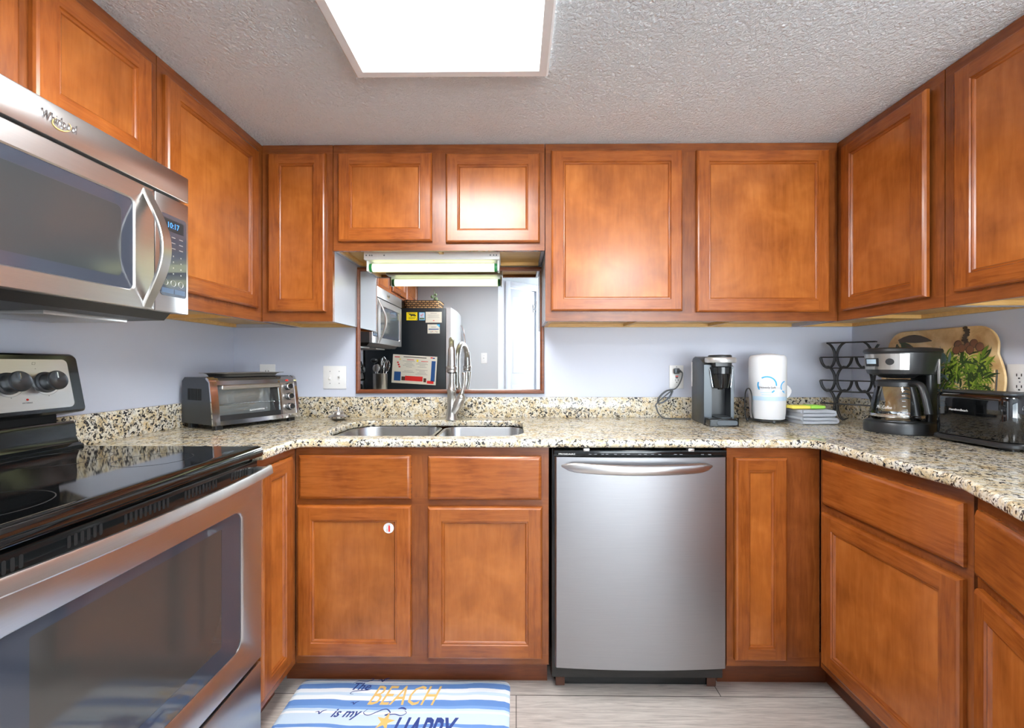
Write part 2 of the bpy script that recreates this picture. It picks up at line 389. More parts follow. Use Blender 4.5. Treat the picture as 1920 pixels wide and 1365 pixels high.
# ------------------------------------------------------------------ cabinet makers
def cab_door(parent, F, a0, a1, c0, c1, st=0.05, t=0.019, face=0.0, name='door', label=None):
    b = B(F)
    def loop(i, dp): return [(a0 + i, face + dp, c0 + i), (a1 - i, face + dp, c0 + i), (a1 - i, face + dp, c1 - i), (a0 + i, face + dp, c1 - i)]
    def band(l0, l1):
        for k in range(4):
            b.quad([l0[k], l0[(k + 1) % 4], l1[(k + 1) % 4], l1[k]], 1 if k % 2 == 0 else 0)
    prof = [(0, 0.001), (0, t - 0.008), (0.003, t - 0.003), (0.008, t)]
    for p, q in zip(prof, prof[1:]): band(loop(*p), loop(*q))
    b.quad(loop(0, 0.001), 0)
    i0, i1 = 0.008, st; z = face + t
    for x0, x1 in ((a0 + i0, a0 + i1), (a1 - i1, a1 - i0)):
        b.quad([(x0, z, c0 + i0), (x1, z, c0 + i0), (x1, z, c1 - i0), (x0, z, c1 - i0)], 0)
    for y0, y1 in ((c0 + i0, c0 + i1), (c1 - i1, c1 - i0)):
        b.quad([(a0 + i1, z, y0), (a1 - i1, z, y0), (a1 - i1, z, y1), (a0 + i1, z, y1)], 1)
    prof = [(st, t), (st + 0.002, t - 0.004), (st + 0.006, t - 0.0035), (st + 0.009, t - 0.006), (st + 0.011, t - 0.010)]
    for p, q in zip(prof, prof[1:]): band(loop(*p), loop(*q))
    o = part(name, b, [M['wood_v'], M['wood_h']], parent, label)
    k = st + 0.009
    p = B(F); p.box(a0 + k, a1 - k, face + t - 0.015, face + t - 0.0098, c0 + k, c1 - k)
    part('panel', p, M['panel'], o)
    return o
def drawer_front(parent, F, a0, a1, c0, c1, t=0.019, name='drawer'):
    b = B(F); rs = []
    for i, dp in ((0, 0.001), (0, t - 0.009), (0.003, t - 0.006), (0.012, t), (0.0125, t)):
        rs.append([(a0 + i, dp, c0 + i), (a1 - i, dp, c0 + i), (a1 - i, dp, c1 - i), (a0 + i, dp, c1 - i)])
    b.rings(rs, True, True, True)
    return part(name, b, M['wood_h'], parent)
def face_frame(parent, F, a0, a1, c0, c1, rails=(), name='face_frame'):
    b = B(F); z0 = c0
    rr = sorted(rails)
    for r0, r1 in rr + [(c1, c1)]:
        if r0 - z0 > 0.002: b.box(a0, a1, -0.019, 0, z0, r0, mi=0)
        if r1 > r0: b.box(a0, a1, -0.019, 0.0, r0, r1, mi=1)
        z0 = r1
    return part(name, b, [M['frame'], M['frame_h']], parent)
M['frame_h'] = wood('maple_frame_rail', (1.6, 1.6, 18), C(150, 85, 39), C(129, 69, 29), C(104, 52, 20), 0.45)
def upper(label, F, a0, a1, c0, c1, depth, wall, doors, rails=None, st=0.05):
    """wall-hung cabinet; F has b = 0 on its face plane, wall side at b = -depth"""
    o = F @ Vector(((a0 + a1) / 2, -depth / 2, c0))
    t = thing('wall_cabinet', label, 'cabinet', o, 'maple wall cabinets')
    b = B(F); e = 0.0015
    b.box(a0 + e, a0 + 0.014, -depth, -0.019, c0, c1 - 0.002, mi=0); b.box(a1 - 0.014, a1 - e, -depth, -0.019, c0, c1 - 0.002, mi=0)
    b.box(a0 + 0.014, a1 - 0.014, -depth, -depth + 0.006, c0, c1 - 0.002, mi=1)
    part('carcass', b, [M['laminate'], M['birch']], t, 'pale grey laminate sides')
    u = B(F)
    u.box(a0 + 0.014, a1 - 0.014, -depth + 0.006, -0.019, c0 + 0.016, c0 + 0.028)
    u.box(a0 + 0.014, a1 - 0.014, -depth + 0.006, -depth + 0.022, c0 - 0.0, c0 + 0.016)
    u.box(a0 + 0.014, a0 + 0.03, -depth + 0.022, -0.019, c0 + 0.001, c0 + 0.016)
    n = int((a1 - a0) / 0.55)
    for k in range(1, n + 1):
        x = a0 + (a1 - a0) * k / (n + 1); u.box(x - 0.009, x + 0.009, -depth + 0.022, -0.019, c0 + 0.002, c0 + 0.016)
    part('bottom_panel', u, M['birch'], t, 'unfinished pale plywood underside')
    face_frame(t, F, a0 + e, a1 - e, c0, c1 - 0.002, rails or ((c0, c0 + 0.038), (c1 - 0.04, c1 - 0.002)))
    for dd in doors:
        if len(dd) == 5:   # a door left ajar: hinge side a0
            a, a_, z0, z1, ang = dd
            hinge = F @ Matrix.Translation((a, 0.002, 0)) @ Matrix.Rotation(R(ang), 4, 'Z') @ Matrix.Translation((-a, 0, 0))
            cab_door(t, hinge, a, a_, z0, z1, st)
        else: cab_door(t, F, *dd, st)
    return t
def lower(label, F, a0, a1, depth, doors, drawers, rails, top=0.892, toe=None, side=True, st=0.05):
    o = F @ Vector(((a0 + a1) / 2, -depth / 2, 0))
    t = thing('base_cabinet', label, 'cabinet', o, 'maple base cabinets')
    b = B(F); e = 0.0015
    for q0, q1 in ((a0 + e, a0 + 0.016), (a1 - 0.016, a1 - e)):
        for p_ in ((-depth, -0.092, 0.0, top), (-0.092, -0.02, 0.114, top)): b.box(q0, q1, *p_)
    b.box(a0 + 0.016, a1 - 0.016, -depth, -depth + 0.008, 0.1, top); b.box(a0 + 0.016, a1 - 0.016, -depth + 0.008, -0.02, 0.114, 0.13)
    part('carcass', b, [M['frame']], t)
    face_frame(t, F, a0 + e, a1 - e, 0.112, top, rails)
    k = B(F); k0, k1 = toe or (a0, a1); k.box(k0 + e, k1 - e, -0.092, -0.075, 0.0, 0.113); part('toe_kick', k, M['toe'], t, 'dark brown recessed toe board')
    for dd in doors: cab_door(t, F, *dd, st)
    for dd in drawers: drawer_front(t, F, *dd)
    return t
def at(F, x, y): return F @ Matrix.Translation((0, x, 0))

# ------------------------------------------------------------------ wall cabinets
UB = FR((0, -0.305, 0), (1, 0), (0, -1)); UL = FR((-1.099, 0, 0), (0, 1), (1, 0)); UR = FR((1.372, 0, 0), (0, -1), (-1, 0))
RT = lambda c0: ((c0, c0 + 0.038), (H - 0.04, H - 0.002))
upper('tall narrow maple wall cabinet with one slim door, left of the sink mirror', UB, -1.097, -0.789, 1.372, H, 0.304, 0, [(-1.064, -0.817, 1.413, 2.092)], st=0.046)
upper('short two-door maple wall cabinet above the mirror and fluorescent light', UB, -0.789, 0.124, 1.676, H, 0.304, 0, [(-0.763, -0.359, 1.713, 2.092), (-0.301, 0.101, 1.707, 2.088)])
upper('wide two-door maple wall cabinet right of the mirror with whitish sheen', UB, 0.124, 1.37, 1.372, H, 0.304, 0, [(0.150, 0.707, 1.414, 2.099), (0.767, 1.326, 1.409, 2.097)])
upper('tall maple wall cabinet in the left corner beside the microwave', UL, -0.845, -0.002, 1.372, H, 0.322, 0, [(-0.825, -0.350, 1.423, 2.087)])
upper('short two-door maple wall cabinet directly above the microwave', UL, -1.607, -0.845, 1.755, H, 0.322, 0, [(-1.190, -0.876, 1.775, 2.087), (-1.576, -1.217, 1.775, 2.087)])
upper('short maple wall cabinet above the refrigerator, seen in the mirror', UL, -2.6, -1.607, 1.80, H, 0.322, 0, [(-2.09, -1.64, 1.83, 2.087), (-2.57, -2.12, 1.83, 2.087)])
upper('maple wall cabinet in the right corner with its door slightly ajar', UR, 0.002, 0.760, 1.372, H, 0.294, 0, [(0.341, 0.720, 1.410, 2.095, 1.1)])
upper('maple wall cabinet cut off by the right edge of the photo', UR, 0.760, 1.235, 1.372, H, 0.294, 0, [(0.800, 1.19, 1.411, 2.093)])

# ------------------------------------------------------------------ base cabinets
LB = FR((0, -0.61, 0), (1, 0), (0, -1)); LL = FR((-0.794, 0, 0), (0, 1), (1, 0)); LR = FR((1.083, 0, 0), (0, -1), (-1, 0))
sb = lower('double-door maple sink base cabinet under the sink, with two false drawers', LB, -0.794, 0.118, 0.605,
      [(-0.782, -0.374, 0.144, 0.684), (-0.315, 0.093, 0.140, 0.680)], [(-0.778, -0.374, 0.706, 0.864), (-0.314, 0.090, 0.705, 0.861)],
      ((0.112, 0.15), (0.68, 0.71), (0.858, 0.892)), toe=(-0.868, 0.118))
lower('slim maple base cabinet door between the range and the left corner', LL, -0.845, -0.6105, 0.62, [(-0.840, -0.658, 0.150, 0.866)], [], ((0.112, 0.16), (0.86, 0.892)), st=0.045)
lower('narrow maple base cabinet with one slim door, right of the dishwasher', LB, 0.749, 1.081, 0.605, [(0.774, 0.957, 0.139, 0.857)], [], ((0.112, 0.145), (0.855, 0.892)), toe=(0.749, 1.157), st=0.044)
lower('maple base cabinet under the coffee makers with wide drawer and door', LR, 0.6105, 1.122, 0.58, [(0.634, 1.106, 0.141, 0.671)], [(0.634, 1.106, 0.70, 0.854)], ((0.112, 0.15), (0.68, 0.71), (0.858, 0.892)), toe=(0.53, 1.11))
ang = R(26.5)
FA = FR((1.083, -1.127, 0), (-math.sin(ang), -math.cos(ang)), (-math.cos(ang), math.sin(ang)))
lower('angled maple base cabinet at the right edge of the photo', FA, 0.002, 0.50, 0.42, [(0.03, 0.47, 0.141, 0.673)], [(0.028, 0.47, 0.70, 0.853)], ((0.112, 0.15), (0.68, 0.71), (0.858, 0.892)))
lower('plain maple base cabinet between the range and the refrigerator', LL, -1.825, -1.618, 0.62, [(-1.815, -1.628, 0.15, 0.86)], [], ((0.112, 0.16), (0.86, 0.892)))

# ------------------------------------------------------------------ countertop and splashbacks
def slab(name, outer, holes, z0, z1, bev, m, label, cat):
    cu = bpy.data.curves.new(name, 'CURVE'); cu.dimensions = '2D'; cu.fill_mode = 'BOTH'
    for poly in [outer] + holes:
        sp = cu.splines.new('POLY'); sp.points.add(len(poly) - 1); sp.use_cyclic_u = True
        for p, q in zip(sp.points, poly): p.co = (q[0], q[1], 0, 1)
    cu.extrude = (z1 - z0) / 2 - bev; cu.bevel_depth = bev; cu.bevel_resolution = 3; cu.offset = -bev
    t = bpy.data.objects.new('tmp', cu); COL.objects.link(t)
    me = bpy.data.meshes.new_from_object(t.evaluated_get(bpy.context.evaluated_depsgraph_get()))
    bpy.data.objects.remove(t); bpy.data.curves.remove(cu)
    me.name = name; me.materials.clear(); fin(me, [m]); me.transform(Matrix.Translation((0, 0, (z0 + z1) / 2)))
    o = bpy.data.objects.new(name, me); COL.objects.link(o); return tag(o, label, cat)
ZC = 0.923
LBx0, LBx1, LBy0, LBy1 = -0.745, -0.350, -0.560, -0.130
RBx0, RBx1, RBy0, RBy1 = -0.318, 0.028, -0.530, -0.140
hole = rrect(LBx0, RBx1, LBy0, LBy1, (0.10, 0.10, 0.07, 0.12), 8)
outer = [(-1.421, -0.002), (-1.421, -0.848), (-0.770, -0.848), (-0.770, -0.675), (-0.762, -0.652), (-0.738, -0.640),
         (1.006, -0.640), (1.030, -0.650), (1.041, -0.672), (1.043, -1.105), (1.036, -1.140), (0.79, -1.63), (0.82, -1.66), (1.665, -1.66), (1.665, -0.002)]
slab('countertop', outer, [hole], 0.8935, ZC, 0.009, M['granite'], 'speckled cream and black granite countertop running around three walls', 'countertop')
slab('countertop', [(-1.421, -1.618), (-1.421, -1.825), (-0.77, -1.825), (-0.77, -1.618)], [], 0.8935, ZC, 0.006, M['granite'], 'short granite countertop between the range and the refrigerator', 'countertop')
ZS = 1.024
part('backsplash', B().box(-1.40, 1.645, -0.022, -0.001, ZC, ZS, 0.002), M['granite'], loc=(0, 0, ZC))
tag(bpy.data.objects['backsplash'], 'low granite backsplash strip along the back wall below the mirror', 'backsplash')
o = part('backsplash', B().box(XL + 0.001, -1.402, -0.848, -0.002, ZC, ZS, 0.002), M['granite'], loc=(XL, -0.4, ZC)); tag(o, 'low granite backsplash strip on the left wall behind the toaster oven', 'backsplash')
o = part('backsplash', B().box(1.647, XR - 0.001, -1.65, -0.002, ZC, ZS, 0.002), M['granite'], loc=(XR, -0.4, ZC)); tag(o, 'low granite backsplash strip on the right wall behind the coffee maker', 'backsplash')

# ------------------------------------------------------------------ sink
sk = thing('kitchen_sink', 'undermount double-bowl stainless steel sink in the granite counter', 'sink', (-0.36, -0.34, 0.70))
def bowl(x0, x1, y0, y1, rr, zt, zb, name, lab):
    b = B(); rs = []
    for i, z, k in ((-0.012, zt, 0), (0, zt, 0), (0.002, zt - 0.006, 0), (0.012, zb + 0.035, 0), (0.022, zb + 0.012, 0), (0.04, zb, 0)):
        rs.append([(p[0], p[1], z) for p in rrect(x0 + i, x1 - i, y0 + i, y1 - i, [max(0.02, q - i) for q in rr], 8)])
    b.rings(rs, True, False, True)
    o = part(name, b, M['sink'], sk, lab)
    cx, cy_ = (x0 + x1) / 2, (y0 + y1) / 2 + 0.04
    part('drain', B().lathe([(0.044, 0.001), (0.042, 0.004), (0.034, 0.003), (0.03, 0.001)], (cx, cy_, zb)), M['chrome'], o)
bowl(LBx0 - 0.004, LBx1, LBy0 - 0.004, LBy1 + 0.004, (0.10, 0.07, 0.07, 0.12), 0.8925, 0.70, 'bowl', 'larger left bowl')
bowl(RBx0, RBx1 + 0.004, RBy0, RBy1 + 0.004, (0.06, 0.10, 0.07, 0.06), 0.8925, 0.72, 'bowl', 'smaller right bowl')
part('divider', B().box(LBx1 + 0.006, RBx0 - 0.006, -0.5, -0.17, 0.86, 0.888, 0.008), M['sink'], sk)

# ------------------------------------------------------------------ faucet
fx, fy = -0.307, -0.106
fa = thing('kitchen_faucet', 'brushed nickel gooseneck pull-down faucet behind the sink', 'faucet', (fx, fy, ZC))
part('base_body', B().lathe([(0.030, 0.0), (0.030, 0.004), (0.026, 0.01), (0.024, 0.03), (0.0215, 0.08), (0.020, 0.13), (0.022, 0.133), (0.022, 0.141), (0.019, 0.144), (0.0165, 0.16), (0.0155, 0.17)], (fx, fy, ZC), seg=32), M['steel_v'], fa)
dx, dy = 0.030, -0.200
pts = [(fx, fy, ZC + 0.165), (fx, fy, 1.13), (fx, fy, 1.20)]
for k in range(0, 13):
    t = math.pi * k / 12; s_ = (1 - math.cos(t)) / 2
    pts.append((fx + dx * s_, fy + dy * s_, 1.203 + 0.095 * math.sin(t)))
pts = pts[:-1] + [(fx + dx, fy + dy, 1.205)]
part('spout', B().tube(pts, 0.0132, 16), M['steel_v'], fa)
hp = [(0.0135, 0.062), (0.0160, 0.052), (0.0175, 0.02), (0.0190, -0.008), (0.0195, -0.018), (0.0235, -0.021), (0.0240, -0.030), (0.0205, -0.034), (0.0220, -0.045)]
hd = part('spray_head', B().lathe(hp, (fx + dx, fy + dy, 1.198), seg=28), M['steel_v'], fa)
part('nozzle', B().lathe([(0.0195, -0.0455), (0.017, -0.049)], (fx + dx, fy + dy, 1.198)), M['black'], hd)
part('valve_body', B().tube([(fx + 0.002, fy, ZC + 0.035), (fx + 0.022, fy - 0.004, ZC + 0.062), (fx + 0.042, fy - 0.008, ZC + 0.098), (fx + 0.047, fy - 0.009, ZC + 0.107)], [0.023, 0.0225, 0.022, 0.018], 20), M['steel_v'], fa)
lv = B(); lv.sphere((fx + 0.046, fy - 0.009, ZC + 0.108), 0.0205, 20)
lv.tube([(fx + 0.047, fy - 0.009, ZC + 0.120), (fx + 0.054, fy - 0.010, ZC + 0.145), (fx + 0.060, fy - 0.011, ZC + 0.175), (fx + 0.061, fy - 0.011, ZC + 0.205), (fx + 0.061, fy - 0.011, ZC + 0.222), (fx + 0.061, fy - 0.011, ZC + 0.226)], [0.013, 0.0075, 0.0075, 0.0095, 0.0115, 0.009], 14)
part('lever', lv, M['steel_v'], fa)

# strainer on the counter
st = thing('sink_strainer', 'small metal basket strainer plug lying on the counter left of the sink', 'strainer', (-0.842, -0.125, ZC))
b = B()
for k in range(14):
    t = 2 * math.pi * k / 14; b.sphere((-0.842 + 0.044 * math.cos(t), -0.125 + 0.044 * math.sin(t), ZC + 0.0165), 0.003, 8, mi=1)
part('basket', b.lathe([(0.024, 0.0), (0.027, 0.005), (0.044, 0.012), (0.045, 0.020), (0.041, 0.023), (0.027, 0.029), (0.023, 0.038), (0.010, 0.043)], (-0.842, -0.125, ZC)), [M['steel_v'], M['dark_hole']], st)
part('stem', B().lathe([(0.005, 0.041), (0.0035, 0.054), (0.006, 0.056), (0.006, 0.062)], (-0.842, -0.125, ZC), seg=12), M['chrome'], st)

# ------------------------------------------------------------------ mirror
mt = thing('wall_mirror', 'rectangular mirror with a thin brown wood frame above the sink', 'mirror', (-0.33, 0, 1.041))
x0, x1, z0, z1 = -0.800, 0.140, 1.041, 1.672
fb = B(); rs = []
for i, y in ((0, -0.001), (0, -0.014), (0.004, -0.022), (0.012, -0.024), (0.019, -0.020), (0.022, -0.010)):
    rs.append([(x0 + i, y, z0 + i), (x1 - i, y, z0 + i), (x1 - i, y, z1 - i), (x0 + i, y, z1 - i)])
fb.rings(rs)
part('frame', fb, M['toe'], mt, 'thin brown wood frame')
part('glass', B().box(x0 + 0.02, x1 - 0.02, -0.011, -0.003, z0 + 0.02, z1 - 0.02), M['mirror'], mt)

# ------------------------------------------------------------------ fluorescent strip under the short cabinet
uf = thing('undercabinet_light', 'white fluorescent strip light fixed under the short cabinet above the sink', 'light', (-0.378, -0.20, 1.692))
b = B(); b.box(-0.682, -0.073, -0.235, -0.11, 1.655, 1.690, 0.003)
for x in (-0.67, -0.655, -0.645, -0.59, -0.115, -0.10, -0.088):
    b.lathe([(0.0035, 0.0), (0.0035, -0.0012)], (x, -0.2350, 1.674), 'y', 12, 1)
part('housing', b, [M['white'], M['grey_ink']], uf)
for x in (-0.677, -0.085):
    part('socket', B().box(x, x + 0.009, -0.215, -0.165, 1.608, 1.656, 0.003), M['white'], uf)
o = part('tube', B().tube([(-0.664, -0.19, 1.628), (-0.09, -0.19, 1.628)], 0.0185, 20), M['tube'], uf, 'lit greenish white tube')
for xa, xb in ((-0.668, -0.655), (-0.099, -0.086)):
    part('end_cap', B().tube([(xa, -0.19, 1.628), (xb, -0.19, 1.628)], 0.0192, 20), M['green_cap'], o, 'green end cap')

# ------------------------------------------------------------------ ceiling light
cl = thing('ceiling_light', 'large rectangular fluorescent ceiling light with a white frame and lit lens', 'light', (-0.205, -1.38, H))
x0, x1, y0, y1 = -0.512, 0.102, -1.99, -0.77
fb = B(); rs = []
for i, z in ((0, H - 0.001), (0, 2.112), (0.006, 2.106), (0.030, 2.106), (0.033, 2.112), (0.034, 2.125), (0.040, 2.125), (0.042, 2.118)):
    rs.append([(x0 + i, y0 + i, z), (x1 - i, y0 + i, z), (x1 - i, y1 - i, z), (x0 + i, y1 - i, z)])
fb.rings(rs); part('frame', fb, M['white'], cl)
part('diffuser', B().box(x0 + 0.04, x1 - 0.04, y0 + 0.04, y1 - 0.04, 2.119, 2.124), M['lens'], cl, 'glowing prismatic lens')

# round ceiling lamp of the dining area behind the camera
dl = thing('ceiling_light', 'round white dome ceiling light of the dining area behind the kitchen', 'light', (1.0, -2.8, H))
part('base', B().lathe([(0.25, -0.001), (0.262, -0.006), (0.262, -0.022), (0.252, -0.026)], (1.0, -2.8, H), seg=48), M['white'], dl)
part('dome', B().lathe([(0.248, -0.0265), (0.244, -0.05), (0.215, -0.088), (0.15, -0.122), (0.07, -0.138), (0.001, -0.142)], (1.0, -2.8, H), seg=48), M['dome'], dl, 'glowing white glass dome')

# ------------------------------------------------------------------ switches and outlets
def wallplate(name, label, cat, F, a0, a1, c0, c1, kind):
    t = thing(name, label, cat, F @ Vector(((a0 + a1) / 2, 0, (c0 + c1) / 2)), 'wall outlets' if cat == 'outlet' else 'wall switches')
    am, cm = (a0 + a1) / 2, (c0 + c1) / 2
    pl = B(F).box(a0, a1, 0.0005, 0.006, c0, c1, 0.002); axs = (a0 + 0.035, a1 - 0.035) if kind == 'toggle2' else (am,)
    for ax in axs:
        for s_ in ((-1, 1) if kind != 'duplex' else (0,)): pl.lathe([(0.0025, 0.0058), (0.0025, 0.0066)], (ax, 0, cm + s_ * (0.03 if 'toggle' in kind else 0.05)), 'y', 10, 1)
    part('plate', pl, [M['white'], M['grey_ink']], t)
    def slots(b, cz):
        for x0_ in (-0.008, 0.0055): b.box(am + x0_, am + x0_ + 0.0022, 0.0078, 0.0091, cz - 0.0045, cz + 0.0045, mi=1)
        b.box(am - 0.0025, am + 0.0025, 0.0078, 0.0091, cz - 0.013, cz - 0.0085, mi=1)
    if 'toggle' in kind:
        for i, ax in enumerate(axs):
            up = 1 if (i == 1 or kind == 'toggle') else -1
            tg = B(F); tg.box(ax - 0.006, ax + 0.006, 0.006, 0.008, cm - 0.013, cm + 0.013, 0.001)
            tg.tube([(ax, 0.006, cm), (ax, 0.018, cm + up * 0.008)], [0.0052, 0.004], 8)
            part('toggle', tg, M['white'], t)
    elif kind == 'gfci':
        rc = B(F).box(am - 0.016, am + 0.016, 0.006, 0.0085, cm - 0.034, cm + 0.034, 0.0015)
        slots(rc, cm - 0.016); rc.box(am - 0.006, am + 0.006, 0.008, 0.0095, cm - 0.0065, cm - 0.001, mi=1)
        rc = part('receptacle', rc, [M['white'], M['ink']], t)
        part('test_button', B(F).box(am - 0.007, am + 0.007, 0.0084, 0.0098, cm + 0.001, cm + 0.006), M['red'], rc, 'red button')
    else:
        for s_ in (-1, 1):
            rc = B(F).prism([(am + 0.017 * math.cos(2 * math.pi * k / 24), cm + s_ * 0.019 + 0.0145 * math.sin(2 * math.pi * k / 24)) for k in range(24)], 0.006, 0.008, 'y')
            slots(rc, cm + s_ * 0.019 + 0.004)
            part('receptacle', rc, [M['white'], M['ink']], t)
    return t
wallplate('light_switch', 'white double toggle switch plate on the back wall left of the mirror', 'switch', FB, -0.968, -0.852, 1.064, 1.179, 'toggle2')
wallplate('power_outlet', 'white outlet above the toaster oven, mostly hidden behind its pan', 'outlet', FB, -1.288, -1.211, 1.072, 1.187, 'duplex')
wallplate('power_outlet', 'white outlet with red button and black plug, left of the slim coffee maker', 'outlet', FB, 0.763, 0.833, 1.067, 1.182, 'gfci')
wallplate('power_outlet', 'white outlet on the right wall above the black toaster', 'outlet', FR((XR, 0, 0), (0, -1), (-1, 0)), 0.677, 0.752, 1.070, 1.188, 'duplex')
wallplate('light_switch', 'white single switch plate on the grey wall, seen in the mirror', 'switch', FR((0, -2.62, 0), (-1, 0), (0, 1)), 0.322, 0.392, 1.195, 1.312, 'toggle')

# ------------------------------------------------------------------ dishwasher
dw = thing('dishwasher', 'stainless steel dishwasher with a bowed bar handle, under the counter right of the sink', 'dishwasher', (0.435, -0.4, 0))
b = B(); b.box(0.128, 0.742, -0.60, -0.02, 0.06, 0.885, 0.003); part('body', b, M['gloss_black'], dw, 'black tub body')
b = B(); N = 16; a0, a1 = 0.138, 0.735
def bow(a): t = (a - a0) / (a1 - a0); return -0.640 - 0.012 * (1 - (2 * t - 1) ** 2)
cols = [a0 + (a1 - a0) * i / N for i in range(N + 1)]
poly = [(a0, -0.605)] + [(a0, -0.634), (a0 + 0.004, -0.640)] + [(a, bow(a)) for a in cols[1:-1]] + [(a1 - 0.004, -0.640), (a1, -0.634), (a1, -0.605)]
b.prism(poly, 0.123, 0.862, 'z')
part('door_panel', b, M['steel_dw'], dw)
cp = B(); cp.box(0.132, 0.741, -0.632, -0.602, 0.864, 0.884, 0.003)
for a in (0.255, 0.275, 0.30, 0.315, 0.345, 0.37, 0.39, 0.43, 0.45, 0.475, 0.50, 0.555, 0.575, 0.65, 0.675): cp.box(a, a + 0.010, -0.6325, -0.6315, 0.869, 0.8715, mi=1)
cpo = part('control_strip', cp, [M['gloss_black'], M['grey_ink']], dw, 'black control strip')
FD = FR((0, -0.632, 0), (1, 0), (0, -1))
text('lettering', 'FRIGIDAIRE', cpo, FD, 0.150, 0.208, 0.868, 0.8735, 0.0003, M['white'], 'white brand lettering')
for a in (0.237, 0.605): part('mounting_clip', B().box(a, a + 0.022, -0.633, -0.610, 0.880, 0.891, 0.002), M['silver'], dw)
pts, ra, rb = [], [], []
for i in range(25):
    t = i / 24; s_ = 1 - (2 * t - 1) ** 2
    pts.append((0.160 + 0.524 * t, -0.642 - 0.052 * s_ ** 0.75, 0.832 - 0.004 * s_)); k = min(1, (s_ / 0.35)) ** 0.5
    ra.append(0.004 + 0.0135 * k); rb.append(0.003 + 0.006 * k)
part('handle', B().tube(pts, ra, 14, r2=rb, up=(0, 0, 1)), M['steel'], dw, 'bowed stainless bar handle')
part('kick_plate', B().box(0.150, 0.735, -0.560, -0.545, 0.008, 0.122), M['gloss_black'], dw)
for a in (0.145, 0.70):
    k = B(); k.box(a, a + 0.034, -0.566, -0.561, 0.004, 0.055, 0.003); k.lathe([(0.006, -0.5665), (0.005, -0.569)], (a + 0.017, 0, 0.036), 'y', 12)
    part('bracket', k, M['rust'], dw, 'rusty corner bracket')
for a in (0.16, 0.715): part('foot', B().lathe([(0.016, 0.0), (0.016, 0.012), (0.007, 0.016), (0.007, 0.065)], (a, -0.52, 0)), M['black'], dw)

# ------------------------------------------------------------------ electric range
ry0, ry1 = -1.610, -0.8505
rg = thing('electric_range', 'black and stainless electric range with a smooth glass cooktop', 'stove', (-1.1, -1.23, 0))
b = B(); b.box(-1.40, -0.797, ry0 + 0.002, ry1 - 0.002, 0.05, 0.905)
b2 = B()
# hollow body: sides, back and floor so the oven cavity shows through the glass
b2.box(-1.405, -0.800, ry1 - 0.012, ry1 - 0.001, 0.03, 0.905); b2.box(-1.405, -0.800, ry0 + 0.001, ry0 + 0.012, 0.03, 0.905)
b2.box(-1.405, -1.385, ry0 + 0.012, ry1 - 0.012, 0.03, 0.905); b2.box(-1.385, -0.800, ry0 + 0.012, ry1 - 0.012, 0.03, 0.05)
b2.box(-1.385, -0.800, ry0 + 0.012, ry1 - 0.012, 0.86, 0.905)
b.bm.free(); part('body', b2, M['gloss_black'], rg)
b = B(); b.box(-1.30, -0.81, ry0 + 0.09, ry0 + 0.10, 0.36, 0.80); b.box(-1.30, -0.81, ry1 - 0.10, ry1 - 0.09, 0.36, 0.80); b.box(-1.31, -1.30, ry0 + 0.09, ry1 - 0.09, 0.36, 0.80); b.box(-1.30, -0.81, ry0 + 0.10, ry1 - 0.10, 0.35, 0.36); b.box(-1.30, -0.81, ry0 + 0.10, ry1 - 0.10, 0.80, 0.81)
cav = part('oven_cavity', b, M['liner'], rg)
b = B()
for z in (0.50, 0.63):
    for k in range(13):
        y = ry0 + 0.12 + k * 0.043; b.tube([(-1.28, y, z), (-0.86, y, z)], 0.0028, 6)
    for x in (-1.28, -0.86): b.tube([(x, ry0 + 0.102, z - 0.003), (x, ry1 - 0.102, z - 0.003)], 0.004, 6)
part('oven_racks', b, M['chrome'], cav)
# cooktop: black frame with rolled front lip, glass on top
b = B()
prof = [(-1.335, 0.906), (-0.780, 0.906), (-0.771, 0.910), (-0.768, 0.918), (-0.770, 0.930), (-0.777, 0.9375), (-0.79, 0.940), (-0.805, 0.9385), (-1.335, 0.9385)]
b.prism([(p[0], p[1]) for p in prof], ry0, ry1, 'y')
for cx, cy_, r_ in ((-0.95, -1.03, 0.085), (-0.95, -1.41, 0.105), (-1.20, -1.03, 0.105), (-1.20, -1.41, 0.085)):
    b.lathe([(r_, 0), (r_, 0.0003), (r_ - 0.0018, 0.0003), (r_ - 0.0018, 0)], (cx, cy_, 0.9385), seg=48, cap=False, mi=1)
ct = part('cooktop', b, [M['ceran'], M['burner']], rg, 'black glass cooktop with rolled front edge')
# backguard lower riser
b = B()
prof = [(-1.415, 0.906), (-1.335, 0.906), (-1.318, 0.9385), (-1.318, 0.945), (-1.333, 0.952), (-1.342, 0.970), (-1.344, 1.005), (-1.350, 1.016), (-1.415, 1.016)]
b.prism(prof, ry0, ry1, 'y')
part('backguard_riser', b, M['gloss_black'], rg)
part('backguard_neck', B().box(-1.412, -1.37, ry0 + 0.03, ry1 - 0.03, 1.014, 1.05), M['dark_hole'], rg)
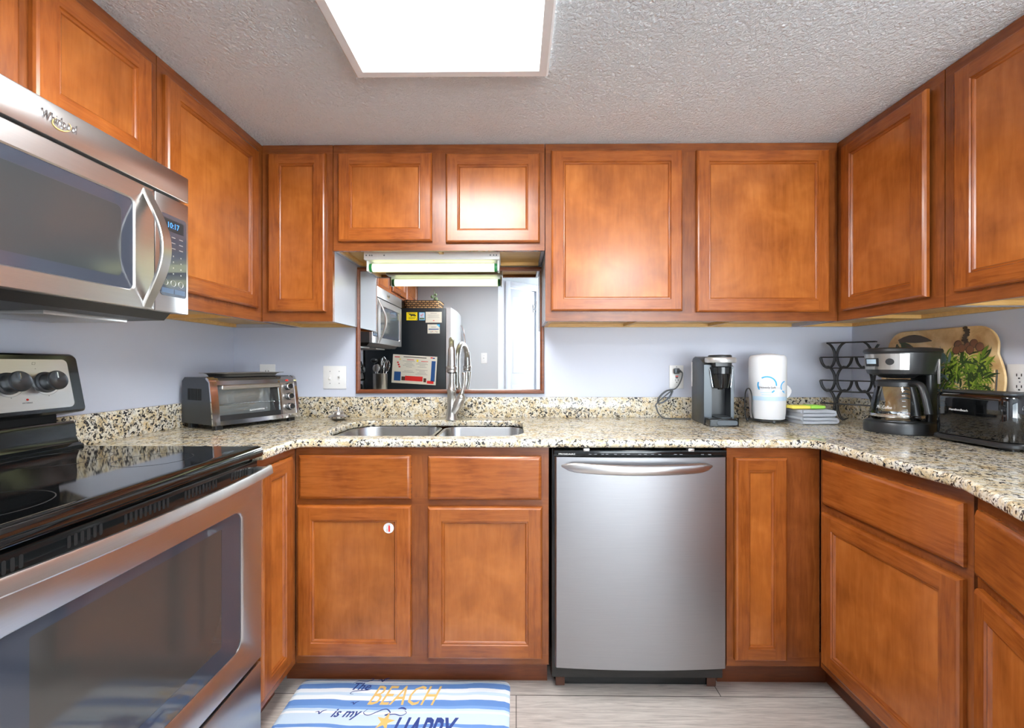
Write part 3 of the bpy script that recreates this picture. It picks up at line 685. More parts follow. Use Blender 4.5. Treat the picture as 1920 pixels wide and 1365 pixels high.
# tilted control box
FC = Matrix.Translation((-1.318, 0, 1.046)) @ Matrix.Rotation(R(-11), 4, 'Y')    # local x out, z up the tilted face
b = B(FC @ FR((0, 0, 0), (0, 1), (1, 0)))
rr = rrect(ry0 - 0.004, ry1 + 0.012, 0, 0.176, (0.012, 0.012, 0.02, 0.02), 5)
b.prism(rr, -0.075, 0.0, 'y', 0.006)
bg = part('backguard', b, M['gloss_black'], rg, 'tilted black control housing')
FCL = FC @ FR((0, 0, 0), (0, 1), (1, 0))
b = B(FCL); b.prism(rrect(ry0 + 0.03, ry1 - 0.024, 0.016, 0.158, 0.014, 5), 0.0, 0.0015, 'y')
for ky in (-0.941, -1.032):
    for k in range(20):
        t = R(200 + k * 7)
        b.tube([(ky + 0.036 * math.cos(t), 0.0016, 0.092 + 0.036 * math.sin(t)), (ky + 0.036 * math.cos(t + 0.12), 0.0016, 0.092 + 0.036 * math.sin(t + 0.12))], 0.0004, 4, mi=1)
    b.box(ky - 0.022, ky - 0.020, 0.0015, 0.0019, 0.130, 0.132, mi=1); b.box(ky + 0.0, ky + 0.002, 0.0015, 0.0019, 0.052, 0.054, mi=1)
    b.tube([(ky - 0.027, 0.0017, 0.143), (ky - 0.020, 0.0017, 0.143), (ky - 0.018, 0.0017, 0.149), (ky - 0.026, 0.0017, 0.149)], 0.0005, 4, True, mi=1)
part('control_panel', b, [M['steel'], M['grey_ink']], bg, 'stainless control panel')
for ky in (-0.941, -1.032, -1.428, -1.519):
    b = B(FCL); b.lathe([(0.030, 0.0015), (0.029, 0.006), (0.0245, 0.008), (0.024, 0.026), (0.027, 0.031), (0.0275, 0.036), (0.0255, 0.039)], (ky, 0, 0.092), 'y', 32, cap=False)
    b.lathe([(0.0255, 0.039), (0.022, 0.0365), (0.001, 0.034)], (ky, 0, 0.092), 'y', 32, cap=False)
    kn = part('knob', b, M['graphite'], bg, 'brushed grey round knob')
    b = B(FCL); b.box(ky - 0.0015, ky + 0.0015, 0.036, 0.039, 0.098, 0.114); part('pointer', b, M['chrome'], kn)
b = B(FCL); b.lathe([(0.003, 0.0015), (0.003, 0.0022)], (-0.995, 0, 0.046), 'y', 12); part('indicator_lamp', b, M['hot'], bg, 'small red indicator')
text('lettering', 'HOT SURFACE', bg, FCL, -1.008, -0.984, 0.0355, 0.039, 0.0016, M['grey_ink'])
# vent panel below the cooktop
b = B(); b.box(-0.800, -0.782, ry0 + 0.006, ry1 - 0.006, 0.846, 0.899, 0.003)
for s0, n in ((-0.905, 7), (-1.035, 10), (-1.19, 10), (-1.345, 6), (-1.475, 6)):
    for k in range(n):
        y = s0 - k * 0.0115; b.prism(rrect(y - 0.003, y + 0.003, 0.866, 0.888, 0.003, 3), -0.7825, -0.7814, 'x', mi=1)
part('vent_panel', b, [M['gloss_black'], M['dark_hole']], rg, 'black slotted vent panel')
# oven door
b = B(); y0, y1, z0, z1 = ry0 + 0.004, ry1 - 0.003, 0.302, 0.844
hole_ = rrect(-1.530, -0.943, 0.385, 0.775, 0.028, 6)
def ringface(b, outer, inner, x, mi=0):
    # outer rounded rect (same vertex count) to inner
    b.rings([[(x, p[0], p[1]) for p in outer], [(x, p[0], p[1]) for p in inner]], True, mi=mi)
out_ = rrect(y0, y1, z0, z1, 0.004, 6); out2 = rrect(y0 + 0.002, y1 - 0.002, z0 + 0.002, z1 - 0.002, 0.004, 6)
h1_ = rrect(-1.536, -0.937, 0.379, 0.781, 0.034, 6)
b.rings([[(-0.796, p[0], p[1]) for p in out_], [(-0.774, p[0], p[1]) for p in out_], [(-0.7715, p[0], p[1]) for p in out2], [(-0.7715, p[0], p[1]) for p in h1_], [(-0.776, p[0], p[1]) for p in hole_], [(-0.796, p[0], p[1]) for p in hole_]])
od = part('oven_door', b, M['steel'], rg, 'stainless oven door')
b = B(); inr = rrect(-1.468, -1.022, 0.440, 0.752, 0.004, 6)
b.rings([[(-0.7775, p[0], p[1]) for p in hole_], [(-0.7765, p[0], p[1]) for p in inr], [(-0.781, p[0], p[1]) for p in inr], [(-0.781, p[0], p[1]) for p in hole_]])
part('window_border', b, M['black_glass'], od, 'dark glass border')
b = B(); b.prism([(p[0], p[1]) for p in inr], -0.7790, -0.7770, 'x'); part('window_pane', b, M['oven_glass'], od, 'grey screened oven window')
b = B(); pts = []; r1, r2 = [], []
for i in range(21):
    t = i / 20; s_ = 1 - (2 * t - 1) ** 2
    pts.append((-0.742 + 0.020 * s_, y1 - 0.002 - (y1 - y0 - 0.004) * t, 0.868 - 0.004 * s_)); r1.append(0.0145); r2.append(0.006)
L_ = []
for p in pts:
    L_.append([(p[0] + q[0], p[1], p[2] + q[1]) for q in ((0.006, -0.011), (0.0078, -0.008), (0.0035, 0.012), (0.001, 0.0155), (-0.005, 0.0155), (-0.006, 0.012), (-0.006, -0.009), (-0.002, -0.012))])
b.rings(L_, True, True, True)
for yy in (y1 - 0.014, y0 + 0.014): b.box(-0.784, -0.742, yy - 0.010, yy + 0.010, 0.856, 0.880, 0.003)
part('handle', b, M['steel'], od, 'full-width stainless handle')
part('storage_drawer', B().box(-0.797, -0.7725, y0, y1, 0.075, 0.290, 0.004), M['steel'], rg, 'stainless bottom drawer')
for yy in (ry0 + 0.05, ry1 - 0.05):
    for xx in (-1.36, -0.84): part('foot', B().lathe([(0.018, 0), (0.018, 0.014), (0.009, 0.018), (0.009, 0.032)], (xx, yy, 0)), M['black'], rg)

# ------------------------------------------------------------------ microwave over the range
my0, my1, mz0, mz1 = -1.606, -0.8465, 1.338, 1.752
mw = thing('microwave', 'stainless over-the-range microwave with a bowed vertical handle', 'microwave', (-1.2, -1.226, mz0))
part('case', B().box(-1.421, -1.022, my0 + 0.002, my1 - 0.002, mz0 + 0.003, mz1, 0.002), M['graphite'], mw)
gy = -0.967
part('top_panel', B().box(-1.022, -0.999, my0, my1, 1.676, mz1, 0.003), M['steel'], mw, 'stainless top panel')
tp = bpy.data.objects['top_panel']
FM = FR((-0.999, 0, 0), (0, 1), (1, 0))
text('lettering', 'Whirlpool', tp, FM, -1.252, -1.180, 1.701, 1.728, 0.0004, M['chrome'], 'raised silver brand lettering', 0.15, 0.002)
lg = B(FM); lg.tube([(-1.212 + 0.019 * math.cos(R(k)), 0.0012, 1.7135 + 0.013 * math.sin(R(k)) + 0.004 * math.cos(R(k))) for k in range(120, 420, 15)], [0.0004 + 0.0011 * math.sin(math.pi * i / 19) for i in range(20)], 6)
part('swirl_mark', lg, M['sand'], tp)
b = B(); hole_ = rrect(-1.545, -1.031, 1.383, 1.620, 0.014, 5); h1_ = rrect(-1.548, -1.028, 1.380, 1.623, 0.017, 5)
o1 = rrect(my0, gy - 0.001, mz0, 1.669, 0.003, 5); o2 = rrect(my0 + 0.002, gy - 0.003, mz0 + 0.002, 1.667, 0.003, 5)
b.rings([[(-1.022, p[0], p[1]) for p in o1], [(-1.002, p[0], p[1]) for p in o1], [(-1.0, p[0], p[1]) for p in o2], [(-1.0, p[0], p[1]) for p in h1_], [(-1.0035, p[0], p[1]) for p in hole_], [(-1.022, p[0], p[1]) for p in hole_]])
md = part('door', b, M['steel'], mw, 'stainless door')
inr = rrect(-1.515, -1.064, 1.411, 1.590, 0.012, 5)
b = B(); b.rings([[(-1.0045, p[0], p[1]) for p in hole_], [(-1.004, p[0], p[1]) for p in inr]]); part('window_border', b, M['black_glass'], md, 'dark glass border')
b = B(); b.prism(inr, -1.008, -1.0042, 'x'); part('window_screen', b, M['mesh_glass'], md, 'grey screened window')
pts, wd = [], []
for i in range(25):
    t = i / 24; s_ = math.sin(math.pi * t)
    pts.append((-1.002 + 0.054 * s_ ** 1.15, -0.992, 1.343 + 0.317 * t)); wd.append(0.0135 + 0.0025 * s_)
b = B(); b.tube(pts, 0.0055, 4, r2=None, up=(1, 0, 0)) if False else None
L = []
for i, p in enumerate(pts):
    q = pts[min(i + 1, 24)]; o_ = pts[max(i - 1, 0)]; t = Vector((q[0] - o_[0], 0, q[2] - o_[2])).normalized(); n = Vector((t.z, 0, -t.x))
    w_ = wd[i]; c0 = Vector(p)
    L.append([c0 + n * 0.004 + Vector((0, -w_ + 0.002, 0)), c0 + n * 0.004 + Vector((0, w_ - 0.002, 0)), c0 + n * 0.002 + Vector((0, w_, 0)), c0 - n * 0.003 + Vector((0, w_, 0)), c0 - n * 0.003 + Vector((0, -w_, 0)), c0 + n * 0.002 + Vector((0, -w_, 0))])
b.rings(L, True, True, True)
part('handle', b, M['steel_v'], md, 'bowed flat steel handle')
b = B(); b.box(-1.022, -1.0, gy + 0.001, my1, mz0, 1.669, 0.002); cpn = part('control_side', b, M['steel'], mw, 'stainless control side')
b = B(); b.prism(rrect(-0.951, -0.856, 1.384, 1.618, 0.010, 5), -1.0, -0.9985, 'x'); FK = FR((-0.9985, 0, 0), (0, 1), (1, 0))
b.M = FK
for r_ in range(3):
    for c_ in range(3): b.box(-0.940 + c_ * 0.028, -0.926 + c_ * 0.028, 0, 0.0004, 1.555 - r_ * 0.016, 1.557 - r_ * 0.016, mi=1)
for r_ in range(4):
    for c_ in range(3): b.box(-0.935 + c_ * 0.028, -0.932 + c_ * 0.028, 0, 0.0004, 1.500 - r_ * 0.017, 1.504 - r_ * 0.017, mi=1)
for c_ in range(3): b.tube([(-0.934 + c_ * 0.028 + 0.009 * math.cos(t * 0.524), 0.0003, 1.423 + 0.009 * math.sin(t * 0.524)) for t in range(12)], 0.0005, 4, True, mi=1)
kp = part('keypad', b, [M['black_glass'], M['silver']], cpn, 'black glass keypad')
part('display', B(FK).box(-0.942, -0.868, 0.0, 0.0006, 1.572, 1.606), M['ink'], cpn)
text('digits', '10:17', cpn, FK, -0.925, -0.885, 1.581, 1.597, 0.0008, M['led'], 'blue glowing digits')
part('start_keys', B(FK).box(-0.946, -0.905, 0, 0.0005, 1.392, 1.406).box(-0.901, -0.862, 0, 0.0005, 1.392, 1.406), M['slate'], cpn)
b = B(); b.prism([(-1.415, mz0 + 0.002), (-1.03, mz0 + 0.002), (-1.05, mz0 - 0.020), (-1.39, mz0 - 0.026)], my0 + 0.02, my1 - 0.03, 'y')
um = part('underside', b, M['black'], mw, 'black vented underside')
for yy in (-1.52, -1.14):
    part('grease_filter', B().box(-1.34, -1.12, yy, yy + 0.22, mz0 - 0.031, mz0 - 0.020, 0.002), M['silver'], um)

# ------------------------------------------------------------------ refrigerator and its papers (in the mirror)
fy0, fy1 = -2.575, -1.835; fzt = 1.708
rf = thing('refrigerator', 'refrigerator with black side and stainless doors, seen in the mirror', 'refrigerator', (-1.0, -2.2, 0))
part('case', B().box(-1.40, -0.652, fy0, fy1, 0.03, fzt, 0.006), M['fridge_black'], rf, 'black pebbled case')
for z0, z1 in ((0.05, 0.62), (0.63, fzt + 0.004)):
    b = B(); poly = [(-0.648, fy0), (-0.648, fy1)] + [(-0.605 + 0.016 * math.sin(math.pi * t / 10), fy1 + (fy0 - fy1) * t / 10) for t in range(11)]
    b.prism(poly, z0, z1, 'z'); fd = part('door', b, M['fridge_steel'], rf, 'stainless door')
    pts = []; hz0, hz1 = (z0 + 0.12, z1 - 0.10) if z1 > 1 else (z0 + 0.1, z1 - 0.06)
    for i in range(17):
        t = i / 16; pts.append((-0.592 + 0.055 * math.sin(math.pi * t) ** 0.6, fy0 + 0.09, hz0 + (hz1 - hz0) * t))
    part('handle', B().tube(pts, 0.011, 10), M['chrome'], fd)
for xx in (-1.34, -0.70):
    for yy in (fy0 + 0.06, fy1 - 0.06): part('foot', B().lathe([(0.02, 0), (0.02, 0.032)], (xx, yy, 0), seg=12), M['black'], rf)
FF = FR((0, fy1, 0), (-1, 0), (0, 1))
def paper(name, label, cat, a0, a1, c0, c1, base, marks, rot=0.0):
    """flat sheet on the refrigerator side; a = -x"""
    ac, cc = (a0 + a1) / 2, (c0 + c1) / 2
    Fm = FF @ Matrix.Translation((ac, 0.0008, cc)) @ Matrix.Rotation(R(rot), 4, 'Y')
    t = thing(name, label, cat, Fm @ Vector((0, 0, 0)), 'papers on the refrigerator side')
    w_, h_ = (a1 - a0) / 2, (c1 - c0) / 2
    b = B(Fm).box(-w_, w_, 0, 0.0012, -h_, h_); ms = [base]
    for (m_, x0, x1, y0, y1) in marks:
        if M[m_] not in ms: ms.append(M[m_])
        b.box(-w_ + 2 * w_ * x0, -w_ + 2 * w_ * x1, 0.001, 0.0016, -h_ + 2 * h_ * y0, -h_ + 2 * h_ * y1, mi=ms.index(M[m_]))
    part('sheet', b, ms, t)
    return t
ln_ = lambda m_, ys, x0, x1, th=0.02: [(m_, x0 + 0.03 * (i % 3), x1 - 0.04 * ((i * 7) % 3), y, y + th) for i, y in enumerate(ys)]
paper('warning_sign', 'yellow sign with a black animal shape on the refrigerator side, in the mirror', 'sign', 0.915, 1.016, 1.594, 1.668, M['yellow'],
      [('ink', 0.2, 0.62, 0.56, 0.76), ('ink', 0.58, 0.75, 0.66, 0.80), ('ink', 0.24, 0.30, 0.46, 0.58), ('ink', 0.52, 0.58, 0.46, 0.58), ('ink', 0.12, 0.2, 0.5, 0.66), ('ink', 0.12, 0.88, 0.86, 0.92), ('ink', 0.12, 0.80, 0.34, 0.38), ('ink', 0.2, 0.8, 0.18, 0.24), ('ink', 0.06, 0.12, 0.08, 0.18)])
paper('fridge_magnet', 'small blue card magnet with red print, beside the yellow sign in the mirror', 'magnet', 0.845, 0.899, 1.594, 1.668, M['paleblue'],
      [('skyblue', 0, 1, 0, 0.05), ('skyblue', 0, 1, 0.95, 1), ('skyblue', 0, 0.06, 0, 1), ('skyblue', 0.94, 1, 0, 1), ('red', 0.3, 0.7, 0.62, 0.68), ('red', 0.3, 0.38, 0.68, 0.85), ('red', 0.6, 0.68, 0.5, 0.7), ('red', 0.42, 0.6, 0.4, 0.46), ('leaf', 0.1, 0.9, 0.1, 0.3)])
paper('paper_note', 'cream typed note at the upper front corner of the refrigerator side, in the mirror', 'paper', 0.688, 0.838, 1.572, 1.672, M['paper_cream'],
      ln_('grey_ink', (0.45, 0.52, 0.59, 0.66, 0.73), 0.14, 0.88, 0.012) + [('grey_ink', 0.3, 0.7, 0.84, 0.87), ('red', 0.45, 0.55, 0.16, 0.22)])
paper('paper_card', 'white card with a teal arch and blue line, below the cream note in the mirror', 'paper', 0.707, 0.82, 1.472, 1.556, M['paper_cream'],
      [('blue', 0.08, 0.92, 0.42, 0.52), ('skyblue', 0.0, 0.22, 0.86, 1.0), ('skyblue', 0.0, 0.1, 0.7, 0.86), ('grey_ink', 0.3, 0.7, 0.68, 0.73), ('red', 0.56, 0.62, 0.18, 0.24), ('red', 0.30, 0.35, 0.2, 0.25), ('grey_ink', 0.15, 0.3, 0.14, 0.18), ('grey_ink', 0.62, 0.8, 0.14, 0.18)])
paper('safety_placard', 'large tilted white placard with red banner on the refrigerator side, in the mirror', 'sign', 0.737, 1.148, 1.005, 1.268, M['paper_cream'],
      [('ink', 0.24, 0.76, 0.92, 0.945), ('red', 0.84, 0.96, 0.90, 0.93), ('red', 0.30, 0.70, 0.10, 0.27), ('blue', 0.03, 0.12, 0.12, 0.84), ('blue', 0.80, 0.95, 0.08, 0.40), ('red', 0.52, 0.68, 0.83, 0.85), ('red', 0.2, 0.36, 0.80, 0.82), ('red', 0.84, 0.88, 0.62, 0.68), ('red', 0.86, 0.9, 0.7, 0.75), ('red', 0.82, 0.86, 0.55, 0.60), ('yellow', 0.42, 0.46, 0.78, 0.86), ('yellow', 0.82, 0.85, 0.82, 0.86), ('rust', 0.70, 0.78, 0.10, 0.24), ('rust', 0.22, 0.28, 0.08, 0.22), ('red', 0.05, 0.2, 0.04, 0.14), ('blue', 0.05, 0.1, 0.92, 0.96), ('red', 0.1, 0.15, 0.93, 0.97)]
      + ln_('grey_ink', (0.34, 0.39, 0.44, 0.49, 0.60, 0.65, 0.70, 0.75), 0.20, 0.47, 0.01) + ln_('grey_ink', (0.39, 0.44, 0.58, 0.63, 0.68, 0.73, 0.78), 0.50, 0.77, 0.01), rot=-3.5)
# wicker basket with a green sprig on top of the refrigerator
bk = thing('wicker_basket', 'woven wicker basket on top of the refrigerator, seen in the mirror', 'basket', (-0.88, -2.0, fzt + 0.001))
b = B(); rs = []
for i, z in ((0.012, 0), (0.004, 0.03), (0, 0.066), (-0.004, 0.074), (0.006, 0.074), (0.012, 0.06), (0.02, 0.012)):
    rs.append([(p[0], p[1], fzt + 0.001 + z) for p in rrect(-1.06 + i, -0.715 - i, -2.15 + i, -1.86 - i, 0.05, 6)])
b.rings(rs, True, True, True); part('body', b, M['wicker'], bk)
sp_ = thing('sprig', 'green sprig standing up from the wicker basket, in the mirror', 'plant', (-0.79, -1.95, fzt + 0.015))
b = B(); b.tube([(-0.79, -1.95, fzt + 0.015), (-0.785, -1.945, fzt + 0.09), (-0.778, -1.94, fzt + 0.17), (-0.782, -1.94, fzt + 0.20)], [0.004, 0.004, 0.003, 0.001], 8); part('stem', b, M['leaf'], sp_)
b = B()
for (dx_, dz, s_) in ((0.022, 0.10, 0.02), (-0.014, 0.12, 0.016), (0.02, 0.14, 0.014), (0.04, 0.07, 0.022)): b.sphere((-0.785 + dx_, -1.943, fzt + dz), s_, 10, (0.9, 0.4, 1.0))
part('leaves', b, M['leaf'], sp_)
# utensil crock between range and refrigerator
uc = (-1.225, -1.725)
cr = thing('utensil_crock', 'stainless utensil crock on the counter beside the refrigerator, in the mirror', 'container', (uc[0], uc[1], ZC))
part('cup', B().lathe([(0.06, 0), (0.063, 0.004), (0.063, 0.178), (0.065, 0.181), (0.061, 0.181), (0.061, 0.006), (0.001, 0.005)], (uc[0], uc[1], ZC)), M['steel_v'], cr)
def utensil(name, label, dx0, dy0, dx1, dy1, z1, headf, m_, hm):
    p0 = Vector((uc[0] + dx0, uc[1] + dy0, ZC + 0.007)); p1 = Vector((uc[0] + dx1, uc[1] + dy1, z1))
    t = thing(name, label, 'utensil', p0, 'utensils in the crock')
    part('handle', B().tube([p0, p0.lerp(p1, 0.5), p1], 0.0045, 8), M[m_], t)
    b = B(); headf(b, p1, (p1 - p0).normalized()); part('head', b, M[hm], t)
def spoon(b, p, d): b.sphere(p + d * 0.03, 0.030, 14, (0.8, 0.25, 1.15))
def ladle(b, p, d): b.sphere(p + d * 0.02, 0.032, 14, (1, 1, 0.7))
def spat(b, p, d): b.box(p.x - 0.03, p.x + 0.03, p.y - 0.003, p.y + 0.003, p.z - 0.005, p.z + 0.075, 0.003)
def whisk(b, p, d):
    for k in range(5):
        t = math.pi * k / 5; ux, uy = math.cos(t), math.sin(t)
        b.tube([p + d * (0.05 - 0.055 * math.cos(s_)) + Vector((ux, uy, 0)) * (0.027 * math.sin(s_)) for s_ in [math.pi * 2 * i / 20 for i in range(20)]], 0.0012, 5, True)
utensil('spoon', 'white solid serving spoon in the utensil crock', -0.02, 0.01, -0.035, 0.02, 1.12, spoon, 'white', 'white')
utensil('slotted_spoon', 'white slotted spoon at the front of the utensil crock', -0.005, 0.03, -0.01, 0.045, 1.125, spoon, 'white', 'white')
utensil('ladle', 'black ladle leaning left in the utensil crock', -0.02, -0.01, -0.052, 0.0, 1.20, ladle, 'black', 'black')
utensil('spatula', 'black spatula at the back of the utensil crock', 0.0, -0.03, -0.01, -0.045, 1.17, spat, 'black', 'black')
utensil('whisk', 'wire whisk leaning right in the utensil crock', 0.028, -0.02, 0.046, -0.03, 1.12, whisk, 'chrome', 'chrome')
utensil('masher', 'wire whisk with round loops beside the leaning whisk in the crock', 0.03, 0.015, 0.04, 0.03, 1.15, whisk, 'chrome', 'chrome')

# ------------------------------------------------------------------ toaster oven in the left corner
O2 = Matrix.Translation((-1.196, -0.468, ZC)) @ Matrix.Rotation(R(64.5), 4, 'Z')
FT = O2 @ Matrix(((1, 0, 0, 0), (0, -1, 0, 0), (0, 0, 1, 0), (0, 0, 0, 1)))     # a right along the front, b out of the front
tw, td = 0.385, 0.222
to = thing('toaster_oven', 'silver and charcoal toaster oven in the left corner of the counter', 'toaster oven', FT @ Vector((tw / 2, -td / 2, 0)))
b = B(FT); prof = [(-td, 0.020), (0.0, 0.020), (-0.004, 0.045), (-0.014, 0.12), (-0.024, 0.185), (-0.034, 0.205), (-0.05, 0.211), (-td + 0.02, 0.211), (-td, 0.195)]
def side(b, prof, a0, a1, mi=0): b.rings([[(a0, p[0], p[1]) for p in prof], [(a1, p[0], p[1]) for p in prof]], True, True, True, mi)
side(b, [(-td, 0.022), (-0.075, 0.022), (-0.075, 0.211), (-td + 0.02, 0.211), (-td, 0.195)], 0.003, tw - 0.003)
for aa in ((0.003, 0.011), (tw - 0.095, tw - 0.003)): side(b, [(-0.075, 0.022), (-0.002, 0.022), (-0.015, 0.12), (-0.026, 0.185), (-0.036, 0.204), (-0.075, 0.210)], *aa)
side(b, [(-0.075, 0.022), (-0.006, 0.022), (-0.006, 0.030), (-0.075, 0.030)], 0.011, tw - 0.095); side(b, [(-0.075, 0.195), (-0.028, 0.195), (-0.036, 0.204), (-0.075, 0.210)], 0.011, tw - 0.095)
for k in range(11): b.box(0.0022, 0.0035, -0.178 + k * 0.009, -0.173 + k * 0.009, 0.118, 0.165, mi=1)
part('housing', b, [M['charcoal'], M['dark_hole']], to, 'charcoal metal housing')
def fr_y(z):   # front plane b at height z
    return 0.0 - 0.013 * (z - 0.02) / 0.1 if z < 0.12 else -0.013 - 0.011 * (z - 0.12) / 0.065
b = B(FT)
for a0, a1 in ((0, 0.028), (tw - 0.094, tw - 0.085), (tw - 0.014, tw)):
    side(b, [(fr_y(z) + 0.004, z) for z in (0.020, 0.06, 0.12, 0.16, 0.19)] + [(-0.03, 0.206), (-0.045, 0.2125), (-0.05, 0.205)] + [(fr_y(z) - 0.004, z) for z in (0.19, 0.16, 0.12, 0.06, 0.020)], a0, a1)
side(b, [(0.004, 0.018), (0.002, 0.036), (-0.008, 0.036), (-0.006, 0.018)], 0.028, tw - 0.014)
side(b, [(fr_y(0.180) + 0.004, 0.180), (fr_y(0.195) + 0.003, 0.197), (-0.036, 0.208), (-0.05, 0.205), (fr_y(0.18) - 0.006, 0.180)], 0.028, tw - 0.014)
part('front_trim', b, M['chrome'], to, 'shiny chrome front trim')
b = B(FT); side(b, [(fr_y(z) + 0.0025, z) for z in (0.034, 0.12, 0.183)] + [(fr_y(z) - 0.003, z) for z in (0.183, 0.12, 0.034)], tw - 0.085, tw - 0.014); cpt = part('control_face', b, M['steel'], to, 'brushed steel control face')
tl = math.atan(0.13)
for kz in (0.160, 0.115, 0.068):
    Fk = FT @ Matrix.Translation((tw - 0.049, fr_y(kz) + 0.0025, kz)) @ Matrix.Rotation(R(8), 4, 'X')
    k = part('knob', B(Fk).lathe([(0.0165, 0), (0.0165, 0.010), (0.0135, 0.012), (0.0135, 0.022), (0.0115, 0.024)], (0, 0, 0), 'y', 24), M['black'], cpt, 'black knob with silver ring')
    part('knob_ring', B(Fk).lathe([(0.0142, 0.018), (0.0148, 0.0235), (0.0118, 0.0242)], (0, 0, 0), 'y', 24, cap=False), M['chrome'], k)
Fk = FT @ Matrix.Translation((tw - 0.049, fr_y(0.187) + 0.003, 0.189)); part('indicator_lamp', B(Fk).sphere((0, 0, 0), 0.006, 10, (1.5, 0.5, 0.8)), M['red'], cpt)
b = B(FT); side(b, [(fr_y(0.040) + 0.003, 0.036), (fr_y(0.06) + 0.003, 0.058), (fr_y(0.06) - 0.003, 0.058), (fr_y(0.04) - 0.003, 0.036)], 0.028, tw - 0.094)
dr_ = part('door', b, M['black'], to, 'glass door with black lower rail')
b = B(FT); side(b, [(fr_y(0.056) + 0.002, 0.056), (fr_y(0.12) + 0.002, 0.12), (fr_y(0.172) + 0.002, 0.172), (fr_y(0.172) - 0.001, 0.172), (fr_y(0.12) - 0.001, 0.12), (fr_y(0.056) - 0.001, 0.056)], 0.029, tw - 0.095); part('door_glass', b, M['glass'], dr_)
b = B(FT); b.tube([(0.040, fr_y(0.17) + 0.018, 0.170), (0.155, fr_y(0.17) + 0.023, 0.1715), (tw - 0.100, fr_y(0.17) + 0.018, 0.170)], 0.010, 12, r2=0.006, up=(0, 0, 1))
for a in (0.042, tw - 0.102): b.box(a - 0.006, a + 0.006, fr_y(0.17) - 0.002, fr_y(0.17) + 0.02, 0.162, 0.178, 0.003)
part('door_handle', b, M['steel'], dr_, 'steel bar handle')
Ft = FT @ Matrix.Translation((0, fr_y(0.062) + 0.0032, 0.062)) @ Matrix.Rotation(R(8), 4, 'X')
text('lettering', 'BLACK+DECKER', dr_, Ft, 0.150, 0.215, 0.004, 0.011, 0.001, M['white'], 'white brand lettering')
b = B(FT)
for k in range(16): b.tube([(0.035 + k * 0.016, -0.070, 0.098), (0.035 + k * 0.016, -0.026, 0.098)], 0.0012, 6)
for yy in (-0.068, -0.028, -0.048): b.tube([(0.013, yy, 0.0965), (tw - 0.097, yy, 0.0965)], 0.0016, 6)
part('wire_rack', b, M['chrome'], to)
b = B(FT); b.box(0.0125, tw - 0.0965, -0.0738, -0.0728, 0.03, 0.195); part('back_liner', b, M['silver'], to)
for a in (0.03, tw - 0.03):
    for bb2 in (-0.02, -td + 0.03):
        part('foot', B(FT).prism(rrect(a - 0.016, a + 0.016, bb2 - 0.012, bb2 + 0.012, 0.006), 0.0, 0.024, 'z'), M['black'], to, 'black plastic foot')
bp = thing('baking_pan', 'shallow dark metal baking pan lying on top of the toaster oven', 'pan', FT @ Vector((0.19, -0.115, 0.2115)))
b = B(FT); rs = []
for i, z in ((0.020, 0.2118), (0.014, 0.222), (0.006, 0.2265), (-0.006, 0.2270), (-0.006, 0.2285), (0.008, 0.2285), (0.016, 0.223), (0.022, 0.2135)):
    rs.append([(p[0], p[1], z) for p in rrect(0.055 + i, 0.325 - i, -0.198 + i, -0.028 - i, 0.02, 4)])
b.rings(rs, True, True, True); part('pan', b, mat('dull_pan_metal', C(134, 130, 123), 0.38, 0.6), bp)

# ------------------------------------------------------------------ slim single-serve coffee maker
FKc = FR((0.890, -0.215, ZC), (0.995, -0.10), (-0.10, -0.995))
km = thing('coffee_maker', 'slim grey and black single-serve coffee maker on the counter below the wide wall cabinet', 'coffee maker', FKc @ Vector((0, 0, 0)))
def sidep(b, prof, a0, a1, mi=0): return b.rings([[(a0, p[0], p[1]) for p in prof], [(a1, p[0], p[1]) for p in prof]], True, True, True, mi)
prof = [(-0.115, 0.002), (0.052, 0.002), (0.052, 0.262), (0.030, 0.276), (-0.02, 0.294), (-0.07, 0.300), (-0.10, 0.294), (-0.115, 0.27)]
b = B(FKc); pin = inset(prof, 0.006)
b.rings([[(-0.066, p[0], p[1]) for p in pin], [(-0.062, p[0], p[1]) for p in prof], [(-0.030, p[0], p[1]) for p in prof]], True, True, True)
prof2 = [(-0.115, 0.002), (0.05, 0.002), (0.05, 0.255), (-0.02, 0.28), (-0.115, 0.262)]
b.rings([[(0.050, p[0], p[1]) for p in prof2], [(0.062, p[0], p[1]) for p in prof2], [(0.066, p[0], p[1]) for p in inset(prof2, 0.006)]], True, True, True)
part('housing', b, M['graphite'], km, 'graphite grey side shell')
b = B(FKc); sidep(b, [(-0.113, 0.004), (-0.012, 0.004), (-0.012, 0.296), (-0.07, 0.300), (-0.113, 0.28)], -0.0295, 0.0495); part('rear_column', b, M['satin_black'], km, 'dark rear column')
b = B(FKc); b.prism(rrect(-0.0295, 0.0495, -0.0115, 0.090, (0.004, 0.03, 0.03, 0.004), 6), 0.252, 0.276, 'z', 0.004); part('head', b, M['satin_black'], km)
b = B(FKc); b.M = FKc @ Matrix.Translation((0.008, 0.045, 0)) @ Matrix.Diagonal((1.0, 0.92, 1, 1))
b.lathe([(0.052, 0.270), (0.0625, 0.272), (0.064, 0.280), (0.0635, 0.290), (0.060, 0.294), (0.045, 0.295)], seg=36); rg_ = part('lid_ring', b, M['silver'], km, 'silver lid ring')
b = B(FKc @ Matrix.Translation((0.008, 0.040, 0))); b.lathe([(0.047, 0.2945), (0.048, 0.301), (0.044, 0.305), (0.001, 0.306)], seg=32); part('lid', b, M['satin_black'], km, 'black lid')
